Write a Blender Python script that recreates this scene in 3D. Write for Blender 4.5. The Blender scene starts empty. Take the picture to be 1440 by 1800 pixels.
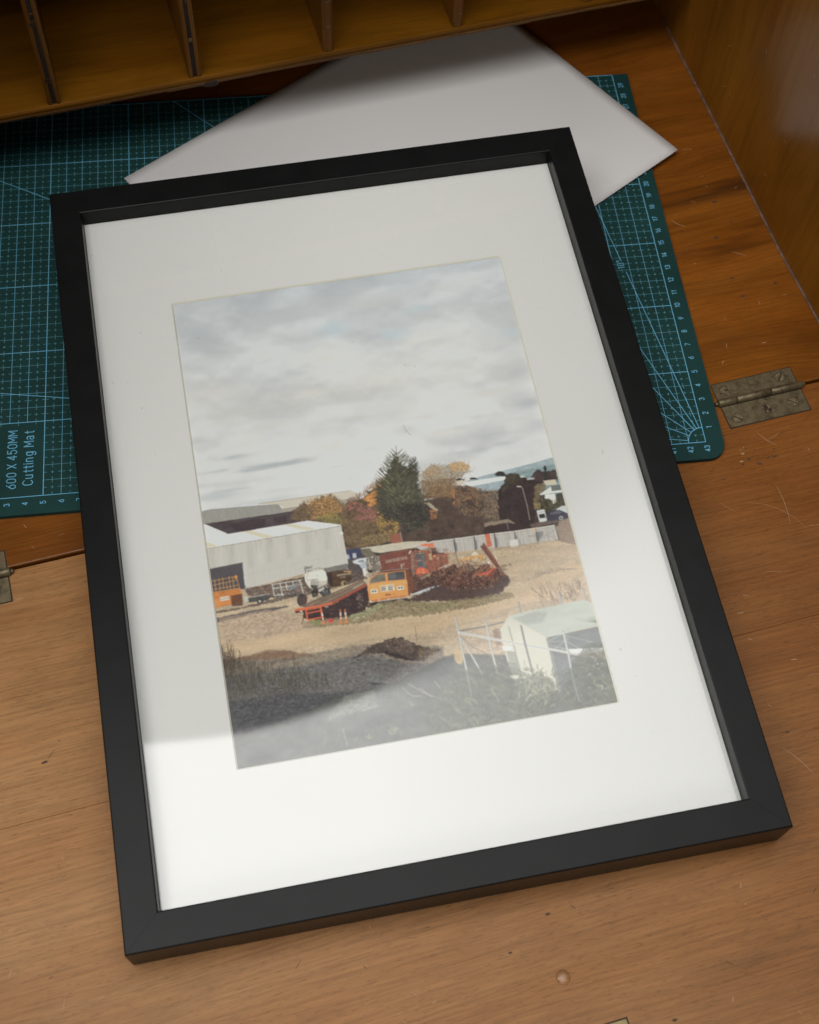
import bpy, bmesh, math, random
import numpy as np
from mathutils import Matrix, Vector

S = bpy.context.scene
COL = S.collection

# ---------------------------------------------------------------- camera
cam_d = bpy.data.cameras.new('camera')
cam = bpy.data.objects.new('camera', cam_d)
COL.objects.link(cam)
cam_d.sensor_fit = 'VERTICAL'
cam_d.sensor_height = 36.0
cam_d.sensor_width = 28.8
cam_d.lens = 2396.726 / 1800 * 36.0
cam_d.clip_start = 0.01
cam_d.clip_end = 60
_R = [[0.9936647, -0.1094509, 0.0255154], [-0.082827, -0.8666501, -0.4919932], [0.075962, 0.4867629, -0.8702251]]
cam.matrix_world = Matrix(((_R[0][0], -_R[1][0], -_R[2][0], 0.19524),
                           (_R[0][1], -_R[1][1], -_R[2][1], -0.402459),
                           (_R[0][2], -_R[1][2], -_R[2][2], 0.665525),
                           (0, 0, 0, 1)))
cam_d.dof.use_dof = True
cam_d.dof.focus_distance = 0.76
cam_d.dof.aperture_fstop = 13.0
S.camera = cam

# ---------------------------------------------------------------- world and lamps
W = bpy.data.worlds.new('World')
S.world = W
W.use_nodes = True
bg = W.node_tree.nodes['Background']
bg.inputs[0].default_value = (0.86, 0.93, 1.0, 1)
bg.inputs[1].default_value = 0.03


def area_lamp(name, loc, aim, sx, sy, power, color, roll=0.0, shape='RECTANGLE', spread=180):
    d = bpy.data.lights.new(name, 'AREA')
    d.shape = shape
    d.size, d.size_y = sx, sy
    d.energy = power
    d.color = color
    d.spread = math.radians(spread)
    o = bpy.data.objects.new(name, d)
    COL.objects.link(o)
    o.location = loc
    q = (Vector(aim) - Vector(loc)).to_track_quat('-Z', 'Y')
    o.rotation_euler = (q.to_matrix() @ Matrix.Rotation(roll, 3, 'Z')).to_euler()
    return o


LAMP = 4.3
# one broad ceiling patch: bright above the flap, ending in a curved edge behind it that is crisp on the
# left and melts away towards the right (this is the shape mirrored in the picture glass)
L1 = area_lamp('ceiling_light', (0.05, -0.05, 2.2), (0.05, -0.05, 0), 2.9, 2.2, 1.0, (1.0, 0.992, 0.982))
L1.rotation_euler = (0, 0, 0)
_l = L1.data
_l.energy = math.pi * 2.9 * 2.2
_l.use_nodes = True
_nt = _l.node_tree
_em = _nt.nodes['Emission']


def lm(op, a, b=0.0, clamp=False):
    m = _nt.nodes.new('ShaderNodeMath'); m.operation = op; m.use_clamp = clamp
    for i, v in enumerate((a, b)):
        if hasattr(v, 'links'):
            _nt.links.new(v, m.inputs[i])
        else:
            m.inputs[i].default_value = v
    return m.outputs[0]


_g = _nt.nodes.new('ShaderNodeNewGeometry'); _sp = _nt.nodes.new('ShaderNodeSeparateXYZ')
_nt.links.new(_g.outputs['Position'], _sp.inputs[0])
_X, _Y = _sp.outputs[0], _sp.outputs[1]
_cx = lm('MAXIMUM', lm('ADD', _X, 0.05), 0.0)
_edge = lm('ADD', lm('MULTIPLY', lm('MULTIPLY', _cx, _cx), 0.48), 0.41)
_wd = lm('ADD', lm('MULTIPLY', lm('MAXIMUM', lm('SUBTRACT', _X, 0.30), 0.0), 0.75), 0.025)
_m = lm('ADD', lm('DIVIDE', lm('SUBTRACT', _edge, _Y), _wd), 0.5, True)
_m = lm('MULTIPLY', lm('MULTIPLY', _m, _m), lm('SUBTRACT', 3.0, lm('MULTIPLY', _m, 2.0)))
_f = lm('SUBTRACT', 1.0, lm('MULTIPLY', lm('DIVIDE', lm('SUBTRACT', _X, 0.25), 1.15, True), 0.72))
_s = lm('DIVIDE', lm('ADD', _Y, 1.15), 0.35, True)
_nt.links.new(lm('MULTIPLY', lm('MULTIPLY', lm('MULTIPLY', _m, _f), _s), LAMP), _em.inputs['Strength'])

# weak unseen fill added behind the camera, slightly left, to lift shelf and paper
area_lamp('front_fill_light', (-0.75, -1.9, 1.25), (0.1, 0.2, 0.0), 1.2, 1.0, 8, (1.0, 0.97, 0.92))

S.view_settings.view_transform = 'Standard'
S.view_settings.look = 'None'
S.view_settings.exposure = 0
S.view_settings.gamma = 1
S.cycles.max_bounces = 8
S.cycles.caustics_reflective = False
S.cycles.caustics_refractive = False
S.cycles.use_denoising = True

# ---------------------------------------------------------------- helpers


def lin(c):
    c = np.asarray(c, float) / 255.0
    return np.where(c <= 0.04045, c / 12.92, ((c + 0.055) / 1.055) ** 2.4)


def link(o, parent=None):
    COL.objects.link(o)
    if parent is not None:
        o.parent = parent
    return o


def mesh_obj(name, verts, faces, mats, parent=None, midx=None, smooth=False):
    me = bpy.data.meshes.new(name)
    me.from_pydata([tuple(v) for v in verts], [], faces)
    for m in (mats if isinstance(mats, (list, tuple)) else [mats]):
        me.materials.append(m)
    if midx is not None:
        me.polygons.foreach_set('material_index', midx)
    if smooth:
        me.polygons.foreach_set('use_smooth', [True] * len(me.polygons))
    me.update()
    return link(bpy.data.objects.new(name, me), parent)


def bm_obj(name, bm, mats, parent=None, smooth=False):
    me = bpy.data.meshes.new(name)
    bmesh.ops.recalc_face_normals(bm, faces=bm.faces)
    bm.to_mesh(me)
    bm.free()
    for m in (mats if isinstance(mats, (list, tuple)) else [mats]):
        me.materials.append(m)
    if smooth:
        me.polygons.foreach_set('use_smooth', [True] * len(me.polygons))
    return link(bpy.data.objects.new(name, me), parent)


def prism(bm, poly, z0, z1, mi=0, bevel=0.0, seg=2):
    """vertical prism over a polygon; z0/z1 may be callables of (x, y)"""
    f0 = z0 if callable(z0) else (lambda x, y: z0)
    f1 = z1 if callable(z1) else (lambda x, y: z1)
    lo = [bm.verts.new((x, y, f0(x, y))) for x, y in poly]
    hi = [bm.verts.new((x, y, f1(x, y))) for x, y in poly]
    n = len(poly)
    fs = [bm.faces.new(hi), bm.faces.new(lo[::-1])]
    for i in range(n):
        fs.append(bm.faces.new((lo[i], lo[(i + 1) % n], hi[(i + 1) % n], hi[i])))
    for f in fs:
        f.material_index = mi
    if bevel > 0:
        es = list({e for f in fs for e in f.edges})
        r = bmesh.ops.bevel(bm, geom=es, offset=bevel, segments=seg, profile=0.5, affect='EDGES', material=-1)
    return fs


def box_poly(x0, y0, x1, y1):
    return [(x0, y0), (x1, y0), (x1, y1), (x0, y1)]


def tag(o, label=None, cat=None, group=None, kind=None):
    for k, v in (('label', label), ('category', cat), ('group', group), ('kind', kind)):
        if v:
            o[k] = v
    return o


def empty(name, mat=None):
    o = bpy.data.objects.new(name, None)
    o.empty_display_size = 0.02
    COL.objects.link(o)
    if mat is not None:
        o.matrix_world = mat
    return o


class NT:
    def __init__(s, name):
        s.m = bpy.data.materials.new(name)
        s.m.use_nodes = True
        s.t = s.m.node_tree
        s.b = s.t.nodes['Principled BSDF']
        s.out = s.t.nodes['Material Output']

    def n(s, typ, **kw):
        nd = s.t.nodes.new(typ)
        for k, v in kw.items():
            if k.startswith('i_'):
                key = k[2:]
                nd.inputs[int(key) if key.isdigit() else key.replace('_', ' ')].default_value = v
            else:
                setattr(nd, k, v)
        return nd

    def l(s, a, b):
        s.t.links.new(a, b)

    def coord(s, scale, rot=(0, 0, 0), loc=(0, 0, 0), src=None):
        mp = s.n('ShaderNodeMapping')
        mp.inputs['Scale'].default_value = scale
        mp.inputs['Rotation'].default_value = rot
        mp.inputs['Location'].default_value = loc
        if src is None:
            if not hasattr(s, '_tc'):
                s._tc = s.n('ShaderNodeTexCoord').outputs['Object']
            src = s._tc
        s.l(src, mp.inputs['Vector'])
        return mp.outputs[0]

    def noise(s, vec, scale=1.0, detail=4, rough=0.55, dist=0.0):
        nd = s.n('ShaderNodeTexNoise')
        nd.inputs['Scale'].default_value = scale
        nd.inputs['Detail'].default_value = detail
        nd.inputs['Roughness'].default_value = rough
        nd.inputs['Distortion'].default_value = dist
        s.l(vec, nd.inputs['Vector'])
        return nd.outputs[0]

    def ramp(s, fac, pts):
        r = s.n('ShaderNodeValToRGB')
        e = r.color_ramp.elements
        while len(e) < len(pts):
            e.new(0.5)
        for el, (p, c) in zip(e, pts):
            el.position = p
            if not hasattr(c, '__len__'):
                c = (c, c, c)
            el.color = (*c[:3], 1)
        s.l(fac, r.inputs[0])
        return r.outputs[0]

    def mix(s, a, b, fac, mode='MIX'):
        m = s.n('ShaderNodeMix', data_type='RGBA', blend_type=mode)
        for sock, v in ((m.inputs[6], a), (m.inputs[7], b), (m.inputs[0], fac)):
            if hasattr(v, 'is_linked') or hasattr(v, 'links'):
                s.l(v, sock)
            elif hasattr(v, '__len__'):
                sock.default_value = (*v[:3], 1)
            else:
                sock.default_value = v if sock.type == 'VALUE' else (v, v, v, 1)
        return m.outputs[2]

    def math(s, op, a, b=0.0, clamp=False):
        m = s.n('ShaderNodeMath', operation=op, use_clamp=clamp)
        for i, v in enumerate((a, b)):
            if hasattr(v, 'links'):
                s.l(v, m.inputs[i])
            else:
                m.inputs[i].default_value = v
        return m.outputs[0]

    def bump(s, h, strength, dist):
        b = s.n('ShaderNodeBump')
        b.inputs['Strength'].default_value = strength
        b.inputs['Distance'].default_value = dist
        s.l(h, b.inputs['Height'])
        s.l(b.outputs[0], s.b.inputs['Normal'])

    def set(s, **kw):
        for k, v in kw.items():
            key = k.replace('_', ' ')
            if hasattr(v, 'links'):
                s.l(v, s.b.inputs[key])
            else:
                s.b.inputs[key].default_value = (*v[:3], 1) if hasattr(v, '__len__') and s.b.inputs[key].type == 'RGBA' else v
        return s


def wood(name, dark, mid, light, rough=0.35, spec=0.5, swirl=0.6, fine=0.35, axis='X', seed=0.0, streak=None,
         pores=0.4, rot=0.0, bumpy=0.25, gradient=None, coat=0.0, medium=0.7):
    """grain runs along the object's x (or y / z) axis"""
    t = NT(name)
    rr = {'X': (0, 0, rot), 'Y': (0, 0, math.pi / 2 + rot), 'Z': (0, math.pi / 2, 0)}[axis]
    base = t.coord((1, 1, 1), rr, (seed, seed * .7, seed * .3))
    warp = t.noise(t.coord((3.0, 7.0, 7.0), src=base), 1.0, 3, 0.5)
    sep = t.n('ShaderNodeSeparateXYZ'); t.l(base, sep.inputs[0])
    wy = t.math('ADD', sep.outputs[1], t.math('MULTIPLY', t.math('SUBTRACT', warp, 0.5), 0.05 * swirl))
    cmb = t.n('ShaderNodeCombineXYZ')
    t.l(sep.outputs[0], cmb.inputs[0]); t.l(wy, cmb.inputs[1]); t.l(sep.outputs[2], cmb.inputs[2])
    v = cmb.outputs[0]
    big = t.noise(t.coord((1.6, 12, 12), src=v), 1.0, 5, 0.6)
    med = t.noise(t.coord((6, 90, 90), src=v), 1.0, 4, 0.6)
    fin = t.noise(t.coord((45, 900, 900), src=v), 1.0, 3, 0.6)
    c = t.ramp(big, [(0.30, dark), (0.5, mid), (0.70, light)])
    c = t.mix(c, t.ramp(med, [(0.3, 0.66), (0.5, 1.0), (0.75, 1.16)]), medium, 'MULTIPLY')
    lnz = t.noise(t.coord((18, 700, 700), (0, 0, 0), (4, 9, 1), src=v), 1.0, 2, 0.5)
    c = t.mix(c, t.ramp(lnz, [(0.32, 1 - fine * .8), (0.5, 1.0), (0.68, 1 + fine * 0.3)]), 0.9, 'MULTIPLY')
    c = t.mix(c, t.ramp(fin, [(0.3, 1 - fine), (0.55, 1.0), (0.7, 1 + fine * 0.5)]), 0.8, 'MULTIPLY')
    if streak is not None:
        st = t.noise(t.coord((4, 38, 38), (0, 0, 0), (7.3, 2.1, 0), src=v), 1.0, 4, 0.62, 0.4)
        c = t.mix(c, streak[0], t.math('MULTIPLY', t.ramp(st, [(streak[1], 0.0), (streak[1] + 0.12, 1.0)]), streak[2]))
    if pores:
        po = t.noise(t.coord((210, 1500, 1500), src=v), 1.0, 2, 0.5)
        c = t.mix(c, tuple(0.45 * x for x in dark), t.math('MULTIPLY', t.ramp(po, [(0.60, 0.0), (0.66, 1.0)]), pores))
    # blotches of handling grime
    bl = t.noise(t.coord((9, 16, 16), (0, 0, 0.3), (1.3, 4.4, 0), src=base), 1.0, 5, 0.65)
    c = t.mix(c, t.ramp(bl, [(0.35, 0.80), (0.52, 1.0), (0.72, 1.08)]), 0.9, 'MULTIPLY')
    bp = t.noise(t.coord((5, 30, 30), (0, 0, 0), (6.1, 2.2, 0), src=v), 1.0, 3, 0.5)
    c = t.mix(c, t.ramp(bp, [(0.38, (0.95, 0.89, 0.84)), (0.55, (1, 1, 1)), (0.7, (1.03, 1.05, 1.08))]), 0.9, 'MULTIPLY')
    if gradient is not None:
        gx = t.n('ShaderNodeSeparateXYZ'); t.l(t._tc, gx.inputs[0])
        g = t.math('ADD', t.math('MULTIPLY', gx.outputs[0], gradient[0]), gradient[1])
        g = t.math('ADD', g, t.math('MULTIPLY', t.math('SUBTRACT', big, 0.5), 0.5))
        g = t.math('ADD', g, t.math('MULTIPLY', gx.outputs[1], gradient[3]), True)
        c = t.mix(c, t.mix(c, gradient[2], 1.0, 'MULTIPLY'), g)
    rg = t.noise(t.coord((14, 30, 30), (0, 0, 0.5), src=base), 1.0, 5, 0.65)
    t.set(Base_Color=c, Specular_IOR_Level=spec)
    t.set(Roughness=t.math('ADD', t.math('MULTIPLY', rg, 0.22), rough - 0.11))
    if coat:
        t.set(Coat_Weight=coat, Coat_Roughness=0.12)
    t.bump(t.mix(fin, med, 0.4), bumpy, 0.0006)
    return t.m


def plain(name, col, rough=0.5, metal=0.0, spec=0.5, mott=0.1, scale=200.0, bump=0.0, stretch=(1, 1, 1)):
    t = NT(name)
    nz = t.noise(t.coord(tuple(scale * s for s in stretch)), 1.0, 4, 0.6)
    c = t.mix(col, t.ramp(nz, [(0.3, 1 - mott), (0.7, 1 + mott)]), 1.0, 'MULTIPLY')
    t.set(Base_Color=c, Roughness=rough, Metallic=metal, Specular_IOR_Level=spec)
    if bump:
        t.bump(nz, bump, 0.0004)
    return t.m


rnd = random.Random(11)

# ---------------------------------------------------------------- materials
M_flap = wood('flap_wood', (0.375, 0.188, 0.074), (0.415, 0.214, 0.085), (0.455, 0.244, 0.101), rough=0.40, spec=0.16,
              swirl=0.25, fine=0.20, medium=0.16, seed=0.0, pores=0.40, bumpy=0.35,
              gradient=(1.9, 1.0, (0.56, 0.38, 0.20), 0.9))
M_board = wood('bottom_board_wood', (0.14, 0.042, 0.0045), (0.25, 0.080, 0.0090), (0.33, 0.113, 0.015), rough=0.32, spec=0.30,
               swirl=1.3, fine=0.22, seed=3.1, streak=((0.045, 0.016, 0.006), 0.60, 0.75), pores=0.25, bumpy=0.15)
M_side = wood('side_panel_wood', (0.19, 0.072, 0.007), (0.25, 0.100, 0.010), (0.30, 0.122, 0.014), rough=0.22, spec=0.45,
              swirl=0.8, fine=0.12, axis='Z', seed=5.7, pores=0.1, bumpy=0.06)
M_shelf = wood('shelf_wood', (0.125, 0.045, 0.0025), (0.175, 0.067, 0.0038), (0.22, 0.088, 0.0065), rough=0.42, spec=0.12,
               swirl=0.8, fine=0.15, seed=9.4, pores=0.1, bumpy=0.08)
M_divider = wood('divider_wood', (0.12, 0.045, 0.0045), (0.18, 0.070, 0.0070), (0.23, 0.095, 0.012), rough=0.5, spec=0.22,
                 swirl=0.5, fine=0.2, axis='Z', seed=2.2, pores=0.15, bumpy=0.1)
M_ply = wood('plywood_edge', (0.05, 0.022, 0.006), (0.10, 0.045, 0.012), (0.19, 0.10, 0.035), rough=0.6, spec=0.25,
             swirl=0.3, fine=0.3, seed=6.2, pores=0.2, bumpy=0.2)
M_groove = plain('dark_ply_core', (0.022, 0.013, 0.007), 0.8, mott=0.5, scale=900)
M_slot = plain('seam_shadow_wood', (0.07, 0.03, 0.012), 0.8, mott=0.3)
M_scr_l = plain('pale_scratch', (0.42, 0.25, 0.13), 0.7, mott=0.2, scale=2500)
M_scr_d = plain('dark_scratch', (0.07, 0.035, 0.018), 0.7, mott=0.3, scale=2500)
M_rail = None
t = NT('black_frame_lacquer')
_g = t.noise(t.coord((900, 900, 900)), 1.0, 4, 0.7)
_g2 = t.noise(t.coord((60, 60, 60)), 1.0, 5, 0.6)
t.set(Base_Color=t.ramp(_g2, [(0.3, (0.0065, 0.0066, 0.0066)), (0.7, (0.0095, 0.0096, 0.0096))]),
      Roughness=t.ramp(_g, [(0.3, 0.29), (0.7, 0.37)]), Specular_IOR_Level=0.15)
t.bump(_g, 0.12, 0.0002)
M_rail = t.m
t = NT('white_mat_board')
_g = t.noise(t.coord((700, 700, 700)), 1.0, 4, 0.6)
_s = t.noise(t.coord((300, 300, 300), (0, 0, 0), (3, 5, 0)), 1.0, 2, 0.5)
c = t.mix((0.88, 0.857, 0.832), t.ramp(_g, [(0.3, 0.985), (0.7, 1.01)]), 1.0, 'MULTIPLY')
c = t.mix(c, (0.35, 0.33, 0.28), t.ramp(_s, [(0.765, 0.0), (0.79, 0.5)]))
t.set(Base_Color=c, Roughness=0.85, Specular_IOR_Level=0.2)
t.bump(_g, 0.15, 0.0001)
M_matb = t.m
M_bevel = plain('cream_bevel_core', (0.86, 0.82, 0.70), 0.9, mott=0.03)
M_backing = plain('brown_hardboard', (0.16, 0.09, 0.045), 0.8, mott=0.2)
# glass: clear sheet that mirrors by its angle, both faces' reflection on the front
t = NT('picture_glass')
t.t.nodes.remove(t.b)
fr = t.n('ShaderNodeFresnel'); fr.inputs[0].default_value = 1.5
geo = t.n('ShaderNodeNewGeometry')
fac = t.math('MULTIPLY', t.math('MULTIPLY', fr.outputs[0], 1.75), t.math('SUBTRACT', 1.0, geo.outputs['Backfacing']), True)
tr = t.n('ShaderNodeBsdfTransparent'); tr.inputs[0].default_value = (0.985, 0.992, 0.985, 1)
gl = t.n('ShaderNodeBsdfGlossy'); gl.inputs['Roughness'].default_value = 0.02
gl.inputs[0].default_value = (1, 1, 1, 1)
_gn = t.noise(t.coord((5, 5, 5)), 1.0, 2, 0.5)
_b = t.n('ShaderNodeBump'); _b.inputs['Strength'].default_value = 0.25; _b.inputs['Distance'].default_value = 0.001
t.l(_gn, _b.inputs['Height']); t.l(_b.outputs[0], gl.inputs['Normal'])
mx = t.n('ShaderNodeMixShader')
t.l(fac, mx.inputs[0]); t.l(tr.outputs[0], mx.inputs[1]); t.l(gl.outputs[0], mx.inputs[2]); t.l(mx.outputs[0], t.out.inputs[0])
M_glass = t.m

t = NT('green_cutting_mat')
_g = t.noise(t.coord((500, 500, 500)), 1.0, 4, 0.7)
_g2 = t.noise(t.coord((22, 22, 22)), 1.0, 4, 0.6)
t.set(Base_Color=t.mix((0.0110, 0.048, 0.044), t.ramp(_g2, [(0.3, 0.8), (0.7, 1.15)]), 1.0, 'MULTIPLY'),
      Roughness=t.ramp(_g, [(0.3, 0.50), (0.7, 0.62)]), Specular_IOR_Level=0.18)
t.bump(_g, 0.2, 0.0001)
M_mat = t.m
M_line = plain('pale_blue_print', (0.16, 0.46, 0.66), 0.6, mott=0.12, scale=900, spec=0.15)
M_line2 = plain('faint_blue_print', (0.12, 0.34, 0.42), 0.6, mott=0.15, scale=900, spec=0.15)
t = NT('white_paper')
_g = t.noise(t.coord((1200, 1200, 1200)), 1.0, 3, 0.6)
t.set(Base_Color=t.mix((0.76, 0.745, 0.725), t.ramp(_g, [(0.3, 0.985), (0.7, 1.01)]), 1.0, 'MULTIPLY'), Roughness=0.75, Specular_IOR_Level=0.25)
M_paper = t.m
t = NT('tarnished_brass')
_g = t.noise(t.coord((160, 160, 160)), 1.0, 6, 0.7)
_g2 = t.noise(t.coord((2200, 60, 60), (0, 0, 0.4)), 1.0, 2, 0.5)
_g3 = t.noise(t.coord((420, 420, 420), (0, 0, 0), (2, 2, 2)), 1.0, 4, 0.7)
c = t.ramp(_g, [(0.30, (0.070, 0.050, 0.025)), (0.48, (0.155, 0.120, 0.064)), (0.70, (0.23, 0.185, 0.105))])
c = t.mix(c, (0.045, 0.030, 0.022), t.ramp(_g3, [(0.60, 0.0), (0.72, 0.8)]))
t.set(Base_Color=c, Metallic=0.55, Roughness=t.ramp(_g3, [(0.3, 0.38), (0.7, 0.62)]))
t.bump(t.mix(_g, _g3, 0.5), 0.5, 0.0006)
M_brass = t.m
M_screw = plain('worn_brass_screw', (0.24, 0.19, 0.10), 0.45, metal=0.6, mott=0.45, scale=500, bump=0.5)
M_dirt = plain('dark_grime', (0.035, 0.022, 0.014), 0.9, mott=0.4, scale=900)

# ---------------------------------------------------------------- writing desk (grain axis = desk x)
DA = math.radians(9.761)
DESK = empty('writing_desk', Matrix.Translation((0.442, 0.0275, -0.003)) @ Matrix.Rotation(DA, 4, 'Z'))
tag(DESK, 'old varnished wooden writing desk with fold-down flap, brass hinges and row of pigeonholes', 'desk')
XL = -0.527


def scratch_quads(bm, segs, z, mi):
    """thin tapered marks; segs = list of (points, width)"""
    for pts, w in segs:
        n = len(pts)
        L, Rr = [], []
        for i, (x, y) in enumerate(pts):
            a = pts[max(i - 1, 0)]; b = pts[min(i + 1, n - 1)]
            dx, dy = b[0] - a[0], b[1] - a[1]
            q = math.hypot(dx, dy) or 1
            k = w * (0.25 + 0.75 * math.sin(math.pi * (i + 0.5) / n)) / 2
            L.append(bm.verts.new((x - dy / q * k, y + dx / q * k, z)))
            Rr.append(bm.verts.new((x + dy / q * k, y - dx / q * k, z)))
        for i in range(n - 1):
            f = bm.faces.new((Rr[i], Rr[i + 1], L[i + 1], L[i]))
            f.material_index = mi


def rand_marks(r, n, x0, x1, y0, y1, lmin, lmax, w, ang=None, spread=0.5):
    out = []
    for _ in range(n):
        x, y = r.uniform(x0, x1), r.uniform(y0, y1)
        a = r.uniform(0, math.pi) if ang is None else r.gauss(ang, spread)
        L = r.uniform(lmin, lmax)
        cv = r.gauss(0, 0.25)
        pts = []
        m = 5
        for i in range(m):
            s = (i / (m - 1) - 0.5) * L
            pts.append((x + s * math.cos(a + cv * s / L), y + s * math.sin(a + cv * s / L)))
        out.append((pts, w * r.uniform(0.5, 1.2)))
    return out


def ngon(cx, cy, r, n=12, rx=1, ry=1, jit=0, R=None):
    return [(cx + r * rx * math.cos(2 * math.pi * i / n) * (1 + (R.uniform(-jit, jit) if R else 0)),
             cy + r * ry * math.sin(2 * math.pi * i / n) * (1 + (R.uniform(-jit, jit) if R else 0))) for i in range(n)]


def spot(bm, cx, cy, r, z, mi, R, rx=1.0, ry=1.0, jit=0.3):
    f = bm.faces.new([bm.verts.new((x, y, z)) for x, y in ngon(cx, cy, r, 10, rx, ry, jit, R)])
    f.material_index = mi


# bottom board: fixed floor of the desk, front edge softened
bm = bmesh.new()
prism(bm, box_poly(XL, 0.0008, 0.115, 0.52), -0.020, 0.0, 0, 0.0009, 3)
R = random.Random(5)
scratch_quads(bm, rand_marks(R, 26, -0.02, 0.088, 0.01, 0.20, 0.001, 0.0035, 0.0004), 0.00006, 1)
scratch_quads(bm, rand_marks(R, 5, 0.0, 0.088, 0.02, 0.20, 0.004, 0.011, 0.00035), 0.00007, 1)
scratch_quads(bm, rand_marks(R, 7, -0.46, -0.37, 0.004, 0.03, 0.001, 0.004, 0.0004), 0.00006, 1)
for _ in range(7):
    spot(bm, R.uniform(0.01, 0.08), R.uniform(0.03, 0.15), R.uniform(0.0006, 0.0014), 0.00008, 2, R, 1.4, 0.7)
board = bm_obj('bottom_board', bm, [M_board, M_scr_l, M_scr_d], DESK)

# fold-down flap: three planks, the joints are hairlines in one panel
bm = bmesh.new()
prism(bm, box_poly(XL, -0.1432, 0.110, -0.0010), -0.020, -0.0003, 0, 0.0007, 3)
prism(bm, box_poly(XL, -0.365, 0.110, -0.14335), -0.020, -0.00032, 0, 0.00012, 1)
R = random.Random(8)
scratch_quads(bm, rand_marks(R, 60, -0.50, 0.08, -0.345, -0.005, 0.003, 0.014, 0.00030), -0.00022, 1)
scratch_quads(bm, rand_marks(R, 70, -0.50, 0.08, -0.345, -0.005, 0.001, 0.004, 0.0005), -0.00021, 1)
scratch_quads(bm, rand_marks(R, 45, -0.50, 0.08, -0.345, -0.005, 0.002, 0.009, 0.0004, 0.0, 0.5), -0.00020, 2)
scratch_quads(bm, rand_marks(R, 10, -0.06, 0.07, -0.26, -0.01, 0.02, 0.05, 0.00028, 1.9, 0.3), -0.00023, 1)
for _ in range(26):
    spot(bm, R.uniform(-0.50, 0.08), R.uniform(-0.34, -0.01), R.uniform(0.0003, 0.0011), -0.0002, 2, R, 1.5, 0.7)
# chips by the mat's corner and the drip of varnish
for _ in range(16):
    spot(bm, 0.004 + R.gauss(0, 0.010), -0.041 + R.gauss(0, 0.006), R.uniform(0.0003, 0.0010), -0.0002, R.choice([1, 2, 2]), R, 1.6, 0.7)
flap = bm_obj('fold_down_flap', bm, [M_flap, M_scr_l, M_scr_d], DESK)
# drip
bm = bmesh.new()
bmesh.ops.create_uvsphere(bm, u_segments=24, v_segments=12, radius=1.0)
bmesh.ops.scale(bm, verts=bm.verts, vec=(0.0035, 0.0037, 0.0014))
bmesh.ops.translate(bm, verts=bm.verts, vec=(-0.1949, -0.2857, -0.0004))
bm_obj('varnish_drip', bm, wood('drip_varnish', (0.25, 0.11, 0.04), (0.36, 0.18, 0.075), (0.45, 0.25, 0.12), rough=0.25), DESK, True)

# side panel on the right
bm = bmesh.new()
pl = [(0.0912, 0.315), (0.0905, 0.30), (0.0880, 0.19), (0.0857, 0.10), (0.0864, 0.04), (0.0868, 0.0012)]
poly = [(x, y) for x, y in pl] + [(0.1148, 0.0012), (0.1148, 0.52), (0.0945, 0.52)]
prism(bm, poly[::-1], 0.00012, 0.46, 0, 0.0006, 2)
R = random.Random(3)
# little raised scratches on the panel face
for _ in range(16):
    y, z = R.uniform(0.08, 0.28), R.uniform(0.02, 0.20)
    a = R.uniform(0, 3.1); L = R.uniform(0.001, 0.004)
    x = 0.0853 + 0.0
    px = np.interp(y, [0.04, 0.10, 0.19, 0.30], [0.0864, 0.0857, 0.0880, 0.0905]) - 0.00012
    dy, dz = L * math.cos(a), L * math.sin(a)
    wv = 0.00018
    vs = [bm.verts.new((px, y - dy, z - dz)), bm.verts.new((px, y - dz / L * wv, z + dy / L * wv)),
          bm.verts.new((px, y + dy, z + dz)), bm.verts.new((px, y + dz / L * wv, z - dy / L * wv))]
    bm.faces.new(vs).material_index = 1
side = bm_obj('side_panel', bm, [M_side, M_scr_l], DESK)
# thin glue line where panel meets board
bm = bmesh.new()
for (a, b) in zip(pl[:-1], pl[1:]):
    prism(bm, [(a[0] - 0.0012, a[1]), (b[0] - 0.0012, b[1]), (b[0] - 0.0001, b[1]), (a[0] - 0.0001, a[1])], 0.0001, 0.0007, 0)
bm_obj('glue_line', bm, plain('grey_glue', (0.17, 0.11, 0.085), 0.6, mott=0.5, scale=150), side)

bm = bmesh.new()
prism(bm, box_poly(XL, 0.0012, -0.503, 0.5045), 0.00012, 0.46, 0, 0.0006, 2)
bm_obj('side_panel', bm, [M_side], DESK)

# pigeonhole shelf
ZS = 0.058          # top of its board (desk-local)
bm = bmesh.new()
fy = lambda x: 0.2775 + (x + 0.37) * 0.014
TK = 0.0066
prism(bm, [(-0.5025, fy(-0.5025)), (0.0895, fy(0.0895)), (0.0895, 0.50), (-0.5025, 0.50)], ZS - TK, ZS, 0, 0.0008, 2)
# ply veneer lines on the front edge, slightly proud and uneven
R = random.Random(21)
x = -0.50
while x < 0.085:
    L = R.uniform(0.02, 0.05)
    xe = min(x + L - 0.0004, 0.0885); pr = R.uniform(.0003, .0006)
    prism(bm, [(x, fy(x) - pr), (xe, fy(xe) - pr), (xe, fy(xe) + .0002), (x, fy(x) + .0002)], ZS - TK + 0.0001 + R.uniform(0, 0.0005), ZS - 0.0044 + R.uniform(-.0003, .0003), 1, 0.0002, 1)
    x += L
prism(bm, [(-0.50, fy(-0.50) - .0004), (0.0885, fy(0.0885) - .0004), (0.0885, fy(0.0885) + .0002), (-0.50, fy(-0.50) + .0002)], ZS - 0.0026, ZS - 0.0009, 0, 0.0002, 1)
prism(bm, ngon(-0.2395, fy(-0.2395) + .001, 0.0045, 14, 1.3, 0.45), ZS - TK - 0.0014, ZS - TK + 0.0022, 2, 0.0003, 1)
shelf = bm_obj('pigeonhole_shelf', bm, [M_shelf, M_ply, M_dirt], DESK)
HT = 0.235
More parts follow.
